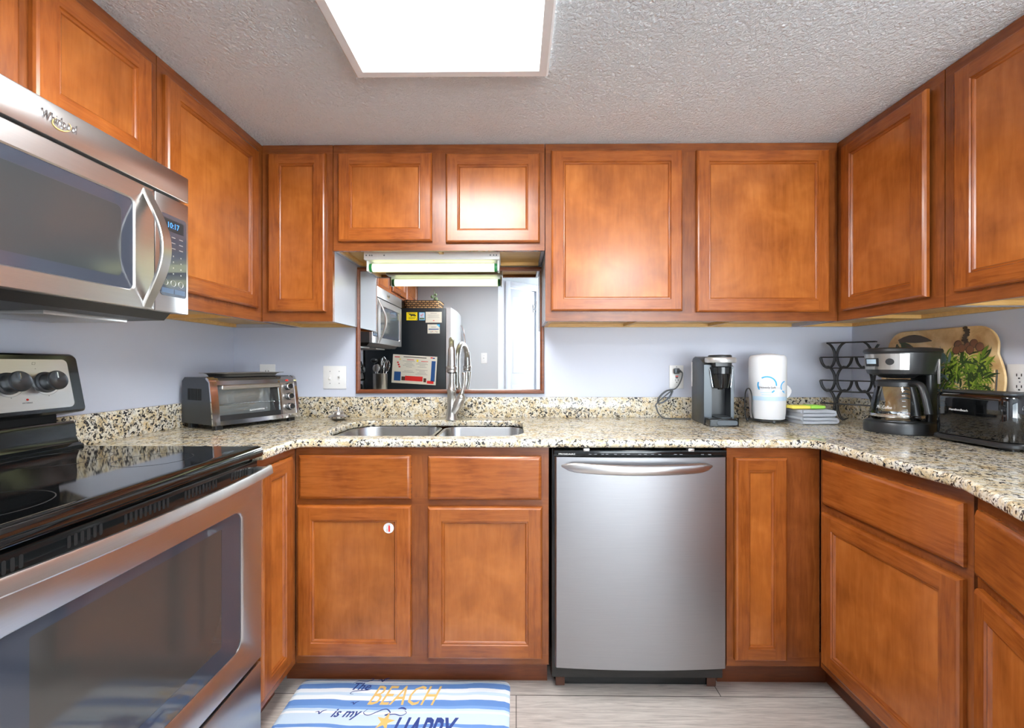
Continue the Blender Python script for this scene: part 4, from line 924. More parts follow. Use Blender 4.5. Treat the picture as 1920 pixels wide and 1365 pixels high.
b = B(FKc @ Matrix.Translation((0.008, 0.045, 0))); b.lathe([(0.040, 0.2515), (0.047, 0.2515), (0.047, 0.224), (0.044, 0.222), (0.041, 0.20), (0.034, 0.162), (0.031, 0.160), (0.012, 0.160), (0.010, 0.154), (0.001, 0.154)], seg=32); part('pod_holder', b, M['gloss_black'], km, 'glossy black pod holder')
b = B(FKc); 
for sx in (-1, 1): b.tube([(0.008 + sx * 0.048, 0.055, 0.245), (0.008 + sx * 0.044, 0.06, 0.215), (0.008 + sx * 0.037, 0.062, 0.165)], 0.0013, 6)
part('holder_trim', b, M['chrome'], km, 'thin chrome trim line')
b = B(FKc); b.prism(rrect(-0.0290, 0.0490, -0.0110, 0.118, (0.003, 0.035, 0.035, 0.003), 6), 0.002, 0.036, 'z', 0.003); b.prism(rrect(-0.060, 0.066, 0.0525, 0.118, (0.002, 0.04, 0.04, 0.002), 6), 0.0, 0.034, 'z', 0.003)
dtr = part('drip_tray', b, M['gloss_black'], km)
b = B(FKc); b.prism(rrect(-0.022, 0.042, 0.0, 0.105, 0.02, 6), 0.036, 0.038, 'z'); part('tray_grate', b, M['graphite'], dtr)
b = B(FKc); b.prism(rrect(-0.030, 0.052, 0.008, 0.027, 0.008, 4), 0.1175, 0.1190, 'y'); part('tray_badge', b, M['graphite'], dtr)
b = B(FKc); b.box(-0.068, -0.0665, -0.112, -0.098, 0.16, 0.275); part('paper_tag', b, M['paper'], km, 'white paper tag')
def smooth(pts, n=6):
    P = [Vector(p) for p in pts]; out = []
    for i in range(len(P) - 1):
        p0, p1, p2, p3 = P[max(i - 1, 0)], P[i], P[i + 1], P[min(i + 2, len(P) - 1)]
        for k in range(n):
            t = k / n; out.append(0.5 * ((2 * p1) + (p2 - p0) * t + (2 * p0 - 5 * p1 + 4 * p2 - p3) * t * t + (3 * p1 - p0 - 3 * p2 + p3) * t ** 3))
    return out + [P[-1]]
loop = []
for k in range(0, 20):
    t = R(40 + 36 * k); u_, v_ = 0.042 * math.cos(t), 0.017 * math.sin(t)
    loop.append((0.722 + u_ * 0.72 - v_ * 0.69, -0.048 - 0.001 * k, 1.030 + u_ * 0.69 + v_ * 0.72))
cord = [(0.797, -0.030, 1.156), (0.812, -0.034, 1.150), (0.815, -0.036, 1.135), (0.803, -0.04, 1.100), (0.778, -0.044, 1.068)] + loop + [(0.686, -0.052, 0.998), (0.682, -0.055, 0.980), (0.690, -0.062, 0.950), (0.712, -0.072, 0.929), (0.76, -0.085, 0.9262), (0.832, -0.095, 0.9265)]
part('power_cord', B().tube(smooth(cord, 4), 0.0031, 8), M['graphite'], km, 'dark grey power cord with a coiled loop')
b = B(); b.box(0.779, 0.806, -0.034, -0.0102, 1.140, 1.168, 0.006); b.tube([(0.79, -0.030, 1.155), (0.806, -0.032, 1.154), (0.813, -0.034, 1.148)], [0.009, 0.006, 0.004], 10); part('plug', b, M['graphite'], km)

# ------------------------------------------------------------------ paper towel roll on a wire holder
pc = (1.160, -0.155)
ph = thing('paper_towel_holder', 'dark wire paper towel holder standing behind the grey towels', 'holder', (pc[0], pc[1], ZC))
b = B()
for r_ in (0.078, 0.050): b.tube([(pc[0] + r_ * math.cos(t * math.pi / 16), pc[1] + r_ * math.sin(t * math.pi / 16), ZC + 0.010) for t in range(32)], 0.0028, 8, True)
for k in range(4): b.tube([(pc[0] + 0.055 * math.cos(R(45 + 90 * k)), pc[1] + 0.055 * math.sin(R(45 + 90 * k)), ZC + 0.010), (pc[0] + 0.078 * math.cos(R(45 + 90 * k)), pc[1] + 0.078 * math.sin(R(45 + 90 * k)), ZC + 0.010)], 0.0025, 8)
part('base_ring', b, M['wire'], ph)
for t in (60, 165, 258): part('ball_foot', B().sphere((pc[0] + 0.082 * math.cos(R(t)), pc[1] + 0.082 * math.sin(R(t)), ZC + 0.0075), 0.0075, 14), M['graphite'], ph)
b = B()
arc = [(-0.088, 0.03, 0.010), (-0.088, 0.028, 0.09)] + [(-0.088 + 0.018 * (1 - math.cos(t * math.pi / 8)) * 0.5, 0.028 - 0.05 * t / 8, 0.09 + 0.045 * math.sin(t * math.pi / 8)) for t in range(1, 8)] + [(-0.070, -0.022, 0.09)]
arc = [(-0.083, 0.030, 0.010), (-0.087, 0.030, 0.05), (-0.087, 0.028, 0.12), (-0.087, 0.012, 0.150), (-0.087, -0.012, 0.150), (-0.087, -0.028, 0.12), (-0.087, -0.030, 0.05), (-0.080, -0.030, 0.010)]
b.tube(smooth([(pc[0] + p[0], pc[1] + p[1], ZC + p[2]) for p in arc]), 0.0026, 8); part('side_arch', b, M['wire'], ph)
pr = thing('paper_towel_roll', 'white wrapped paper towel roll with blue print, right of the slim coffee maker', 'paper towels', (pc[0], pc[1], ZC + 0.0135))
z0 = ZC + 0.0135
rr_ = 0.0765
b = B()
prof = [(0.062, 0.0), (0.069, 0.003), (0.072, 0.03), (0.0745, 0.09), (0.0765, 0.11), (0.0765, 0.27), (0.074, 0.284), (0.066, 0.292), (0.03, 0.297), (0.022, 0.300), (0.001, 0.299)]
b.lathe(prof, (pc[0], pc[1], z0), seg=48); part('roll', b, M['paper'], pr)
def cylw(r_):
    def f(a, c, d_):
        t = R(-115) + a / r_; return Vector((pc[0] + (r_ + d_) * math.cos(t), pc[1] + (r_ + d_) * math.sin(t), z0 + c))
    return f
W = cylw(rr_ + 0.0004)
def patch(b, a0, a1, c0, c1, mi=0, n=6):
    for k in range(n): b.quad([W(a0 + (a1 - a0) * i, cc, 0.0) for i, cc in ((k / n, c0), ((k + 1) / n, c0), ((k + 1) / n, c1), (k / n, c1))], mi)
def arcp(b, ac, cc, r0, r1, t0, t1, mi=0, n=16):
    for k in range(n):
        ta, tb = R(t0 + (t1 - t0) * k / n), R(t0 + (t1 - t0) * (k + 1) / n)
        b.quad([W(ac + q * math.cos(t), cc + q * math.sin(t), 0.0) for q, t in ((r0, ta), (r1, ta), (r1, tb), (r0, tb))], mi)
b = B()
arcp(b, -0.008, 0.158, 0.034, 0.040, -5, 125); arcp(b, -0.008, 0.158, 0.034, 0.040, 160, 215); arcp(b, -0.008, 0.158, 0.034, 0.040, -60, -40); arcp(b, 0.075, 0.150, 0.022, 0.027, 95, 210); arcp(b, 0.075, 0.150, 0.022, 0.027, 225, 260)
for k, (a0, a1) in enumerate(((-0.035, 0.015), (-0.03, 0.008), (-0.02, 0.0))): patch(b, a0, a1, 0.122 - k * 0.010, 0.126 - k * 0.010, 1)
patch(b, 0.06, 0.085, 0.130, 0.134, 1); patch(b, 0.065, 0.085, 0.120, 0.124, 1)
part('print', b, [M['skyblue'], M['paleblue']], pr, 'light blue arcs and lines')
text('lettering', 'Heavenly Soft', pr, None, -0.040, 0.026, 0.140, 0.152, 0, M['ink'], 'grey and black lettering', warp=cylw(rr_ + 0.0008))
W = cylw(0.0765)
b = B(); patch(b, -0.072, 0.122, 0.088, 0.106, 0, 18); part('wrap_band', b, M['paleblue'], pr, 'bluish clear wrap band')
b = B(); fl = []
for i in range(6):
    t = R(-24 + 4 * math.sin(i)); r_ = 0.0775 + 0.016 * math.sin(math.pi * i / 5) ; fl.append([(pc[0] + 0.0755 * math.cos(t), pc[1] + 0.0755 * math.sin(t), z0 + 0.10 + 0.011 * i), (pc[0] + r_ * math.cos(t), pc[1] + (r_) * math.sin(t) - 0.004, z0 + 0.098 + 0.0115 * i)])
b.rings(fl, False); part('torn_flap', b, M['paper'], pr, 'torn plastic flap')

# ------------------------------------------------------------------ folded towels with a sponge
def ribbon(path, th):
    P = [Vector((p[0], p[1])) for p in path]; L_, R_ = [], []
    for i in range(len(P)):
        t = (P[min(i + 1, len(P) - 1)] - P[max(i - 1, 0)]).normalized(); n = Vector((-t.y, t.x)); L_.append(P[i] + n * th / 2); R_.append(P[i] - n * th / 2)
    return [(p.x, p.y) for p in L_ + R_[::-1]]
def fold(x0, x1, z, h, r0):
    top = [(x0 + 0.012 + (x1 - x0 - 0.03) * k / 6, z + h + 0.0012 * math.sin(k * 1.7)) for k in range(7)]
    arc = [(x1 - 0.012 + h / 2 * math.sin(t), z + h / 2 + h / 2 * math.cos(t)) for t in [math.pi * k / 8 for k in range(1, 8)]]
    bot = [(x1 - 0.02 - (x1 - x0 - 0.03) * k / 6, z + 0.0004 * math.sin(k)) for k in range(7)]
    return top + arc + bot
for nm, x0, x1, z, lab in (('dish_towel', 1.243, 1.410, ZC + 0.0088, 'folded grey terry towel lying on the counter, bottom one of the pair'), ('dish_towel', 1.243, 1.400, ZC + 0.0408, 'folded grey terry towel on top of the other towel, under the sponge')):
    tw_ = thing(nm, lab, 'towel', ((x0 + x1) / 2, -0.19, z - 0.0085), 'folded grey towels')
    b = B(); pth = fold(x0, x1, z, 0.0152, 0)
    ys = [-0.262, -0.256, -0.19, -0.13, -0.124]; sc_ = [0.6, 1, 1, 1, 0.6]
    rs = []
    for y, k in zip(ys, sc_):
        q = ribbon(pth, 0.0152 * k); rs.append([(p[0] + (0.003 if y > -0.2 else 0), y, p[1]) for p in q])
    b.rings(rs, True, True, True); part('folded_cloth', b, M['cloth'], tw_)
    b = B(); b.tube([(x0 + 0.012, -0.252, z + 0.0152), (x0 + 0.010, -0.19, z + 0.0152), (x0 + 0.012, -0.134, z + 0.0152)], 0.0078, 8); part('hem', b, M['cloth'], tw_)
sp = thing('sponge', 'yellow and green cleaning sponge lying on the folded grey towels', 'sponge', (1.30, -0.2, ZC + 0.0660))
part('yellow_half', B().box(1.225, 1.306, -0.235, -0.170, ZC + 0.0662, ZC + 0.080, 0.004), M['sponge_y'], sp, 'yellow half')
part('green_half', B().box(1.3062, 1.372, -0.237, -0.168, ZC + 0.0662, ZC + 0.081, 0.006), M['sponge_g'], sp, 'green half')

# ------------------------------------------------------------------ black wire wine rack in the right corner
u_ = Vector((0.632, -0.775)); FRk = FR((1.519, -0.090, 0), (u_.x, u_.y), (-0.775, -0.632))
wr = thing('wine_rack', 'black wire scalloped bottle rack in the right corner behind the coffee maker', 'rack', FRk @ Vector((0.07, 0, ZC)))
for panel in (0.0, -0.026):
    b = B(FRk)
    for cxx in (0.0, 0.138):
        for zb in (1.221, 1.110, 0.999):
            for sx in (-1, 1):
                pth = [(0.034, 0.069), (0.020, 0.057), (0.009, 0.036), (0.004, 0.012), (0.005, -0.010), (0.010, -0.030), (0.019, -0.046), (0.030, -0.052), (0.043, -0.046), (0.054, -0.030), (0.0595, -0.012), (0.061, 0.0)]
                if zb < 1.0:
                    pth = [(p[0], p[1] * (1.0 if p[1] > 0 else 1.42)) for p in pth[:9 if sx > 0 else 8]]
                if cxx > 0 and sx > 0: pth = pth[1:7]
                b.tube(smooth([(cxx + sx * p[0], panel, zb + p[1]) for p in pth], 4), 0.0029, 8)
    for zb in (1.290, 1.221, 1.169, 1.110, 1.058, 0.999): b.tube([(-0.060 if zb not in (1.290, 1.169, 1.058) else -0.034, panel, zb), (0.150, panel, zb)], 0.0029, 8)
    part('wire_panel', b, M['wire'], wr)
b = B(FRk)
for zb in (1.290, 1.169, 1.058, 0.999):
    for a in (-0.030, 0.145): b.tube([(a, 0.0, zb), (a, -0.026, zb)], 0.003, 8)
part('cross_bars', b, M['wire'], wr)

# ------------------------------------------------------------------ drip coffee maker
FCm = FR((1.505, -0.45, ZC), (0.34, -0.94), (-0.94, -0.34))
cm = thing('coffee_maker', 'black drip coffee maker with a glass carafe in the right corner', 'coffee maker', FCm @ Vector((0, 0, 0)))
def dplan(r_, bk, w_, bc=0.015, n=20, k=5):
    pts = [(-r_ * math.sin(t), bc + r_ * math.cos(t)) for t in [math.pi * (-0.5 + i / n) for i in range(n + 1)]]
    pts = [(r_ * math.cos(math.pi * i / n), bc + r_ * math.sin(math.pi * i / n)) for i in range(n + 1)]
    return pts + [(-w_, -bk + 0.02)] + [(-w_ + 0.02 - 0.02 * math.cos(R(90 * i / k)), -bk + 0.02 - 0.02 * math.sin(R(90 * i / k))) for i in range(1, k + 1)] + [(w_ - 0.02 + 0.02 * math.sin(R(90 * i / k)), -bk + 0.02 - 0.02 * math.cos(R(90 * i / k))) for i in range(0, k + 1)]
def dstack(b, spec, mi=0):
    rs = []
    for r_, bk, w_, z in spec: rs.append([(p[0], p[1], z) for p in dplan(r_, bk, w_)])
    return b.rings(rs, True, True, True, mi)
b = B(FCm); dstack(b, [(0.100, 0.080, 0.085, 0.0), (0.105, 0.084, 0.088, 0.004), (0.105, 0.084, 0.088, 0.030), (0.101, 0.083, 0.086, 0.042), (0.092, 0.08, 0.08, 0.046)])
bs = part('base', b, M['satin_black'], cm)
part('hot_plate', B(FCm @ Matrix.Translation((0, 0.02, 0))).lathe([(0.072, 0.046), (0.071, 0.049), (0.001, 0.049)], seg=32), M['graphite'], bs)
b = B(FCm); b.prism(rrect(0.0, 0.084, -0.082, -0.062, (0.01, 0.02, 0.004, 0.004), 5), 0.04, 0.235, 'z')
b.prism(rrect(0.066, 0.084, -0.082, -0.028, (0.004, 0.02, 0.012, 0.004), 5), 0.04, 0.235, 'z')
part('tower', b, M['satin_black'], cm)
b = B(FCm); dstack(b, [(0.070, 0.082, 0.078, 0.222), (0.092, 0.083, 0.086, 0.228), (0.097, 0.084, 0.090, 0.245), (0.101, 0.085, 0.096, 0.308)])
hd = part('brew_head', b, M['satin_black'], cm)
b = B(FCm); dstack(b, [(0.103, 0.087, 0.099, 0.3085), (0.106, 0.088, 0.101, 0.314), (0.103, 0.086, 0.098, 0.323), (0.085, 0.075, 0.08, 0.328)]); part('lid', b, M['black'], cm)
def headp(t, z, d_): 
    r_ = 0.097 + (z - 0.245) / 0.063 * 0.004 + d_; return (r_ * math.cos(R(t)), 0.015 + r_ * math.sin(R(t)), z)
def hpatch(b, t0, t1, z0, z1, d_, mi=0, n=14):
    for k in range(n):
        ta, tb = t0 + (t1 - t0) * k / n, t0 + (t1 - t0) * (k + 1) / n
        b.quad([headp(ta, z0, d_), headp(tb, z0, d_), headp(tb, z1, d_), headp(ta, z1, d_)], mi)
# t is the angle from the machine's right side (0) over its front (90) to its left (180)
b = B(FCm); hpatch(b, 42, 150, 0.244, 0.304, 0.0008); pn = part('control_panel', b, M['steel_v'], hd, 'brushed steel control panel')
b = B(FCm); hpatch(b, 94, 132, 0.256, 0.288, 0.0016, 0, 6); hpatch(b, 99, 126, 0.266, 0.284, 0.0022, 1, 6); part('clock_display', b, [M['ink'], M['paleblue']], hd, 'small clock display')
b = B(FCm)
for k in range(24):
    t = 2 * math.pi * k / 24; t2 = 2 * math.pi * (k + 1) / 24
    b.f([b.v(headp(74, 0.274, 0.0022)), b.v(headp(74 + 7.5 * math.cos(t), 0.274 + 0.0125 * math.sin(t), 0.0018)), b.v(headp(74 + 7.5 * math.cos(t2), 0.274 + 0.0125 * math.sin(t2), 0.0018))])
part('brew_button', b, M['ink'], hd, 'round black button')
b = B(FCm); b.box(0.0885, 0.0975, -0.060, -0.052, 0.190, 0.285, 0.003); part('water_window', b, M['silver'], cm, 'grey water level window')
part('filter_basket', B(FCm @ Matrix.Translation((0, 0.02, 0))).lathe([(0.062, 0.222), (0.050, 0.2125), (0.02, 0.210), (0.001, 0.210)], seg=28), M['black'], cm)
cfc = (0.0, 0.020)
FCf = FCm @ Matrix.Translation((cfc[0], cfc[1], 0))
prof_o = [(0.060, 0.0495), (0.078, 0.052), (0.083, 0.060), (0.083, 0.075), (0.078, 0.11), (0.068, 0.16), (0.062, 0.186)]
gl = B(FCf); gl.lathe(prof_o, seg=40, cap=False); 
cf = part('carafe', gl, M['glass'], cm, 'clear glass carafe')
part('carafe_bottom', B(FCf).lathe([(0.060, 0.0494), (0.001, 0.0496)], seg=32, cap=False), M['glass'], cf)
part('carafe_band', B(FCf).lathe([(0.0835, 0.062), (0.0842, 0.063), (0.0842, 0.072), (0.0833, 0.073)], seg=40, cap=False), M['chrome'], cf, 'reflective lower band')
b = B(FCf); b.lathe([(0.0625, 0.178), (0.0655, 0.180), (0.0655, 0.196), (0.060, 0.203), (0.030, 0.206), (0.001, 0.206)], seg=36, cap=False); part('carafe_lid', b, M['satin_black'], cf, 'black carafe lid')
hdir = (0.93, 0.37)    # handle direction in the machine's own plan
def hpt(r_, z): return (hdir[0] * r_, hdir[1] * r_, z)
b = B(FCf); b.tube(smooth([hpt(0.062, 0.190), hpt(0.085, 0.194), hpt(0.105, 0.185), hpt(0.120, 0.150), hpt(0.132, 0.105), hpt(0.136, 0.085)], 5), 0.0095, 12, r2=0.0125, up=(0, 0, 1))
b.tube(smooth([hpt(0.070, 0.178), hpt(0.083, 0.13), hpt(0.0915, 0.08), hpt(0.092, 0.066)], 4), 0.006, 10, r2=0.011, up=(0, 0, 1))
part('carafe_handle', b, M['satin_black'], cf, 'black carafe handle')
b = B(FCf); 
for k in range(5):
    z = 0.085 + 0.02 * k; r_ = 0.0835 - (z - 0.075) * 0.19 + 0.0006
    for q in range(3): t = R(42 + 2.6 * q); t2 = R(42 + 2.6 * (q + 1)); b.quad([(r_ * math.cos(t), r_ * math.sin(t), z), (r_ * math.cos(t2), r_ * math.sin(t2), z), (r_ * math.cos(t2), r_ * math.sin(t2), z + 0.002), (r_ * math.cos(t), r_ * math.sin(t), z + 0.002)])
part('level_marks', b, M['white'], cf)
def wcar(a, c, d_):
    r_ = 0.0835 - (c - 0.075) * 0.19 + 0.0008 + d_; t = R(104) - a / 0.08; return FCf @ Vector((r_ * math.cos(t), r_ * math.sin(t), c))
text('lettering', 'Mr. Coffee', cf, None, -0.004, 0.046, 0.094, 0.106, 0, M['white'], 'white brand lettering', 0.2, warp=wcar)

# ------------------------------------------------------------------ toaster
tz = ZC
ts = thing('toaster', 'glossy black toaster at the right edge of the photo beside the drip coffee maker', 'toaster', (1.567, -0.71, tz))
tx0, tx1, ty0, ty1 = 1.478, 1.614, -0.850, -0.604
b = B(); rs = []
for i, z in ((0.004, 0.022), (0.0, 0.030), (0.0, 0.150), (0.003, 0.163), (0.010, 0.169)): rs.append([(p[0], p[1], tz + z) for p in rrect(tx0 + i, tx1 - i, ty0 + i, ty1 - i, 0.035 - i * 0.5, 8)])
b.rings(rs, True, True, True); tb = part('shell', b, M['ceran'], ts, 'glossy black shell')
b = B(); b.prism(rrect(tx0 - 0.006, tx1 + 0.004, ty0 - 0.006, ty1 + 0.006, 0.036, 8), tz + 0.008, tz + 0.024, 'z', 0.004); part('base', b, M['satin_black'], ts, 'matte black base')
b = B(); b.prism(rrect(tx0 + 0.012, tx1 - 0.012, ty0 + 0.012, ty1 - 0.008, 0.03, 8), tz + 0.168, tz + 0.176, 'z', 0.003); tt = part('top_plate', b, M['graphite'], ts)
for x in (1.502, 1.558): part('bread_slot', B().prism(rrect(x, x + 0.03, ty0 + 0.045, ty1 - 0.035, 0.006), tz + 0.1755, tz + 0.1765, 'z'), M['dark_hole'], tt)
for x in (tx0 + 0.03, tx1 - 0.03):
    for y in (ty0 + 0.03, ty1 - 0.03): part('foot', B().prism(rrect(x - 0.014, x + 0.014, y - 0.02, y + 0.02, 0.008), tz, tz + 0.009, 'z'), M['black'], ts)
b = B(); b.box(1.537, 1.554, ty0 - 0.002, ty0 + 0.002, tz + 0.055, tz + 0.150); part('lever_slot', b, M['dark_hole'], tb)
b = B(); b.box(1.530, 1.561, ty0 - 0.022, ty0 - 0.001, tz + 0.122, tz + 0.140, 0.004); part('lever', b, M['chrome'], ts, 'chrome lever')
b = B(); b.lathe([(0.019, -0.001), (0.019, -0.012), (0.016, -0.015), (0.001, -0.015)], (1.545, ty0, tz + 0.038), 'y', 28); part('dial', b, M['chrome'], ts, 'chrome dial')
FTs = FR((tx0, 0, 0), (0, -1), (-1, 0))
text('lettering', 'HamiltonBeach', tb, FTs, 0.668, 0.728, tz + 0.109, tz + 0.116, 0.0003, M['white'], 'white brand lettering')

# ------------------------------------------------------------------ painted tray leaning on the right wall
FTr = Matrix.Translation((1.636, 0, ZC + 0.001)) @ Matrix.Rotation(R(2.9), 4, 'Y')
def trf(y, z, d_=0.0): return FTr @ Vector((-d_, y, z))
ya, yb, zh = -0.232, -0.668, 0.402
out_ = [(-y, z) for y, z in ()]
oo = rrect(-yb * -1 if False else 0.232, 0.668, 0.0, zh, 0.075, 8)
# handle bulges left and right
pts_ = []
for p in oo:
    pts_.append(p)
def bulge(side):
    return [((0.668 + 0.026 * math.sin(math.pi * k / 10)) if side > 0 else (0.232 - 0.026 * math.sin(math.pi * k / 10)), (0.10 + 0.20 * k / 10) if side > 0 else (0.30 - 0.20 * k / 10)) for k in range(11)]
n8 = 9
outl = oo[:2 * n8] + bulge(1) + oo[2 * n8:] + bulge(-1)
slots_ = [rrect(0.660, 0.668, 0.165, 0.245, 0.004, 4), rrect(0.232, 0.240, 0.165, 0.245, 0.004, 4)]
ty_ = slab('serving_tray', outl, slots_, 0.0, 0.008, 0.003, M['tray'] if 'tray' in M else M['sand'], 'tan serving tray painted with palm leaves, leaning on the right wall', 'tray')
Mt = FTr @ Matrix(((0, 0, -1, 0), (-1, 0, 0, 0), (0, 1, 0, 0), (0, 0, 0, 1)))
ty_.data.transform(Mt)
m = mat('tan_tray_lacquer', C(216, 182, 128), 0.3); v = coords(m, (1, 1, 1)); g = noise(m, v, 12, 4, 0.6, 0.4)
ln(m, ramp(m, g, [(0.3, C(188, 146, 92)), (0.5, C(218, 184, 130)), (0.7, C(232, 206, 158))]), pb(m).inputs['Base Color']); ty_.data.materials[0] = m
ty_.location = (0, 0, 0)
art = B(); mats_ = [mat('leaf_green', C(98, 124, 40), 0.35), mat('leaf_dark_green', C(48, 66, 30), 0.35), mat('leaf_blue_green', C(112, 132, 128), 0.35), mat('coconut_brown', C(126, 84, 60), 0.35), mat('leaf_umber', C(72, 58, 44), 0.35), mat('leaf_lime', C(150, 168, 60), 0.35), mat('tray_rim', C(196, 180, 120), 0.4)]
lay = [0]
def leafp(y, z, ang_, L_, w_, mi, curve=0.3):
    lay[0] += 1; d_ = 0.0083 + 0.000004 * lay[0]; L0, R0 = [], []
    for k in range(7):
        t = k / 6; a_ = R(ang_) + curve * t; px = y + L_ * t * math.cos(a_); pz = z + L_ * t * math.sin(a_); ww = w_ * math.sin(math.pi * min(1, t * 0.92 + 0.06)); n = (-math.sin(a_), math.cos(a_))
        L0.append((px + n[0] * ww, pz + n[1] * ww)); R0.append((px - n[0] * ww, pz - n[1] * ww))
    for k in range(6):
        art.quad([trf(-p[0], p[1], d_) for p in (L0[k], R0[k], R0[k + 1], L0[k + 1])], mi)
rnd = random.Random(5)
def okp(y, z): return 0.25 < y < 0.655 and 0.012 < z < 0.39
def frond(y, z, ang_, L_, n, ll, mi, spread=60):
    for k in range(n):
        t = (k + 1) / n; px, pz = y + L_ * t * math.cos(R(ang_)), z + L_ * t * math.sin(R(ang_))
        for s_ in (-1, 1):
            if okp(px, pz): leafp(px, pz, ang_ + s_ * spread * (1 - 0.5 * t), ll * (1 - 0.35 * t), 0.0032, mi if rnd.random() < 0.75 else (1 if mi != 2 else 4), s_ * 0.5)
for y, z, a, L_, mi in ((0.47, 0.14, 120, 0.12, 2), (0.47, 0.12, 60, 0.13, 2), (0.45, 0.16, 95, 0.11, 2), (0.48, 0.10, 20, 0.13, 2), (0.42, 0.06, 80, 0.16, 2), (0.36, 0.10, 100, 0.16, 2),
                     (0.56, 0.20, 15, 0.08, 0), (0.55, 0.20, 75, 0.10, 5), (0.55, 0.20, 120, 0.11, 0), (0.55, 0.20, 45, 0.11, 5), (0.55, 0.19, -20, 0.09, 0), (0.55, 0.19, -60, 0.12, 1), (0.55, 0.19, -100, 0.12, 0), (0.54, 0.19, 160, 0.09, 1), (0.52, 0.14, -40, 0.10, 0), (0.60, 0.14, 80, 0.12, 5), (0.60, 0.10, 20, 0.05, 0), (0.62, 0.20, 100, 0.07, 5)):
    frond(y, z, a, L_, 9, 0.055, mi)
for k in range(40):
    y, z = rnd.uniform(0.50, 0.65), rnd.uniform(0.19, 0.295)
    leafp(y, z, rnd.uniform(50, 120), rnd.uniform(0.03, 0.05), 0.0035, rnd.choice((0, 0, 5, 1)), rnd.uniform(-0.5, 0.5))
for k in range(110):
    y, z = rnd.uniform(0.40, 0.648), rnd.uniform(0.15, 0.285)
    leafp(y, z, rnd.choice((60, 80, 100, 30, -30, 150)) + rnd.uniform(-15, 15), rnd.uniform(0.035, 0.06), 0.0042, 2 if y < 0.47 and rnd.random() < 0.8 else rnd.choice((0, 0, 1, 1, 5)), rnd.uniform(-0.6, 0.6))
for k in range(12): leafp(0.44 + 0.006 * k, 0.262 + 0.002 * (k % 4), 70 + 5 * (k % 5), 0.045, 0.0035, 2, 0.2)
def disc(y, z, ry, rz, mi):
    lay[0] += 1; d_ = 0.0084 + 0.000004 * lay[0]; c0 = (y, z); n = 18
    for k in range(n):
        t, t2 = 2 * math.pi * k / n, 2 * math.pi * (k + 1) / n
        art.f([art.v(trf(-y, z, d_)), art.v(trf(-(y + ry * math.cos(t)), z + rz * math.sin(t), d_)), art.v(trf(-(y + ry * math.cos(t2)), z + rz * math.sin(t2), d_))], mi)
for k in range(9): disc(0.562 + 0.005 * math.sin(k * 1.3), 0.325 + 0.009 * k, 0.009 + 0.003 * (k % 2), 0.006, 4)
for y, z in ((0.535, 0.336), (0.57, 0.328), (0.59, 0.338), (0.548, 0.322), (0.61, 0.325), (0.53, 0.316), (0.578, 0.316)): disc(y, z, 0.0145, 0.0165, 4); disc(y + 0.001, z + 0.0008, 0.0125, 0.0145, 3)
for y, z, a, L_, w_, mi in ((0.285, 0.365, 8, 0.15, 0.017, 4), (0.29, 0.36, -28, 0.14, 0.016, 1), (0.28, 0.35, -80, 0.10, 0.016, 1), (0.30, 0.345, -20, 0.10, 0.014, 4), (0.29, 0.355, 20, 0.10, 0.010, 4), (0.30, 0.35, -60, 0.09, 0.010, 1), (0.29, 0.34, -95, 0.09, 0.009, 1), (0.285, 0.345, -120, 0.07, 0.006, 4), (0.31, 0.345, -40, 0.08, 0.008, 1)): leafp(y, z, a, L_, w_, mi, -0.2)
ao = part('painted_leaves', art, mats_, ty_, 'green palm leaves, brown coconuts and a dark plant')

# ------------------------------------------------------------------ kitchen mat
mx0, mx1, my_0, my_1 = -0.797, -0.022, -1.0, -0.545
m = M['mat'] = mat('striped_mat_print', C(205, 222, 240), 0.75)
tc = nd(m, 'ShaderNodeTexCoord'); sx = nd(m, 'ShaderNodeSeparateXYZ'); ln(m, tc.outputs['Object'], sx.inputs[0])
mp = nd(m, 'ShaderNodeMapping'); mp.inputs['Scale'].default_value = (2.2, 26, 1); ln(m, tc.outputs['Object'], mp.inputs['Vector'])
g = noise(m, mp.outputs[0], 2.0, 4, 0.6, 0.4); mp2 = nd(m, 'ShaderNodeMapping'); mp2.inputs['Scale'].default_value = (1.0, 1, 1); ln(m, tc.outputs['Object'], mp2.inputs['Vector']); g2 = noise(m, mp2.outputs[0], 2.6, 2, 0.5)
def math_(op, a, b_):
    n = nd(m, 'ShaderNodeMath', operation=op)
    for i, q in enumerate((a, b_)):
        if isinstance(q, (int, float)): n.inputs[i].default_value = q
        else: ln(m, q, n.inputs[i])
    return n.outputs[0]
yy = math_('ADD', sx.outputs['Y'], math_('ADD', math_('MULTIPLY', math_('SUBTRACT', g, 0.5), 0.010), math_('MULTIPLY', math_('SUBTRACT', g2, 0.5), 0.05)))
fac = math_('DIVIDE', math_('SUBTRACT', -0.545, yy), 0.455)      # 0 at the back edge, 1 at the front edge
WHT, LB_, BL, DB = C(240, 244, 250), C(203, 222, 240), C(128, 168, 222), C(104, 146, 210)
stops = [(0.0, LB_), (0.012, BL), (0.028, WHT), (0.05, LB_), (0.070, DB), (0.118, WHT), (0.16, LB_), (0.185, WHT), (0.232, DB), (0.29, BL), (0.318, LB_), (0.34, WHT), (0.36, LB_), (0.455, DB), (0.485, WHT), (0.56, LB_), (0.62, BL), (0.68, WHT), (0.74, LB_), (0.80, DB), (0.85, WHT), (0.93, LB_)]
ln(m, ramp(m, fac, stops, 'CONSTANT'), pb(m).inputs['Base Color'])
bump(m, noise(m, coords(m, (1, 1, 1)), 300, 2), 0.15, 0.001)
fm = thing('floor_mat', 'blue and white striped beach mat with lettering on the floor before the sink', 'mat', (-0.41, -0.77, 0.0))
m2 = bpy.data.objects['floor_mat']
b = B(); rs = []
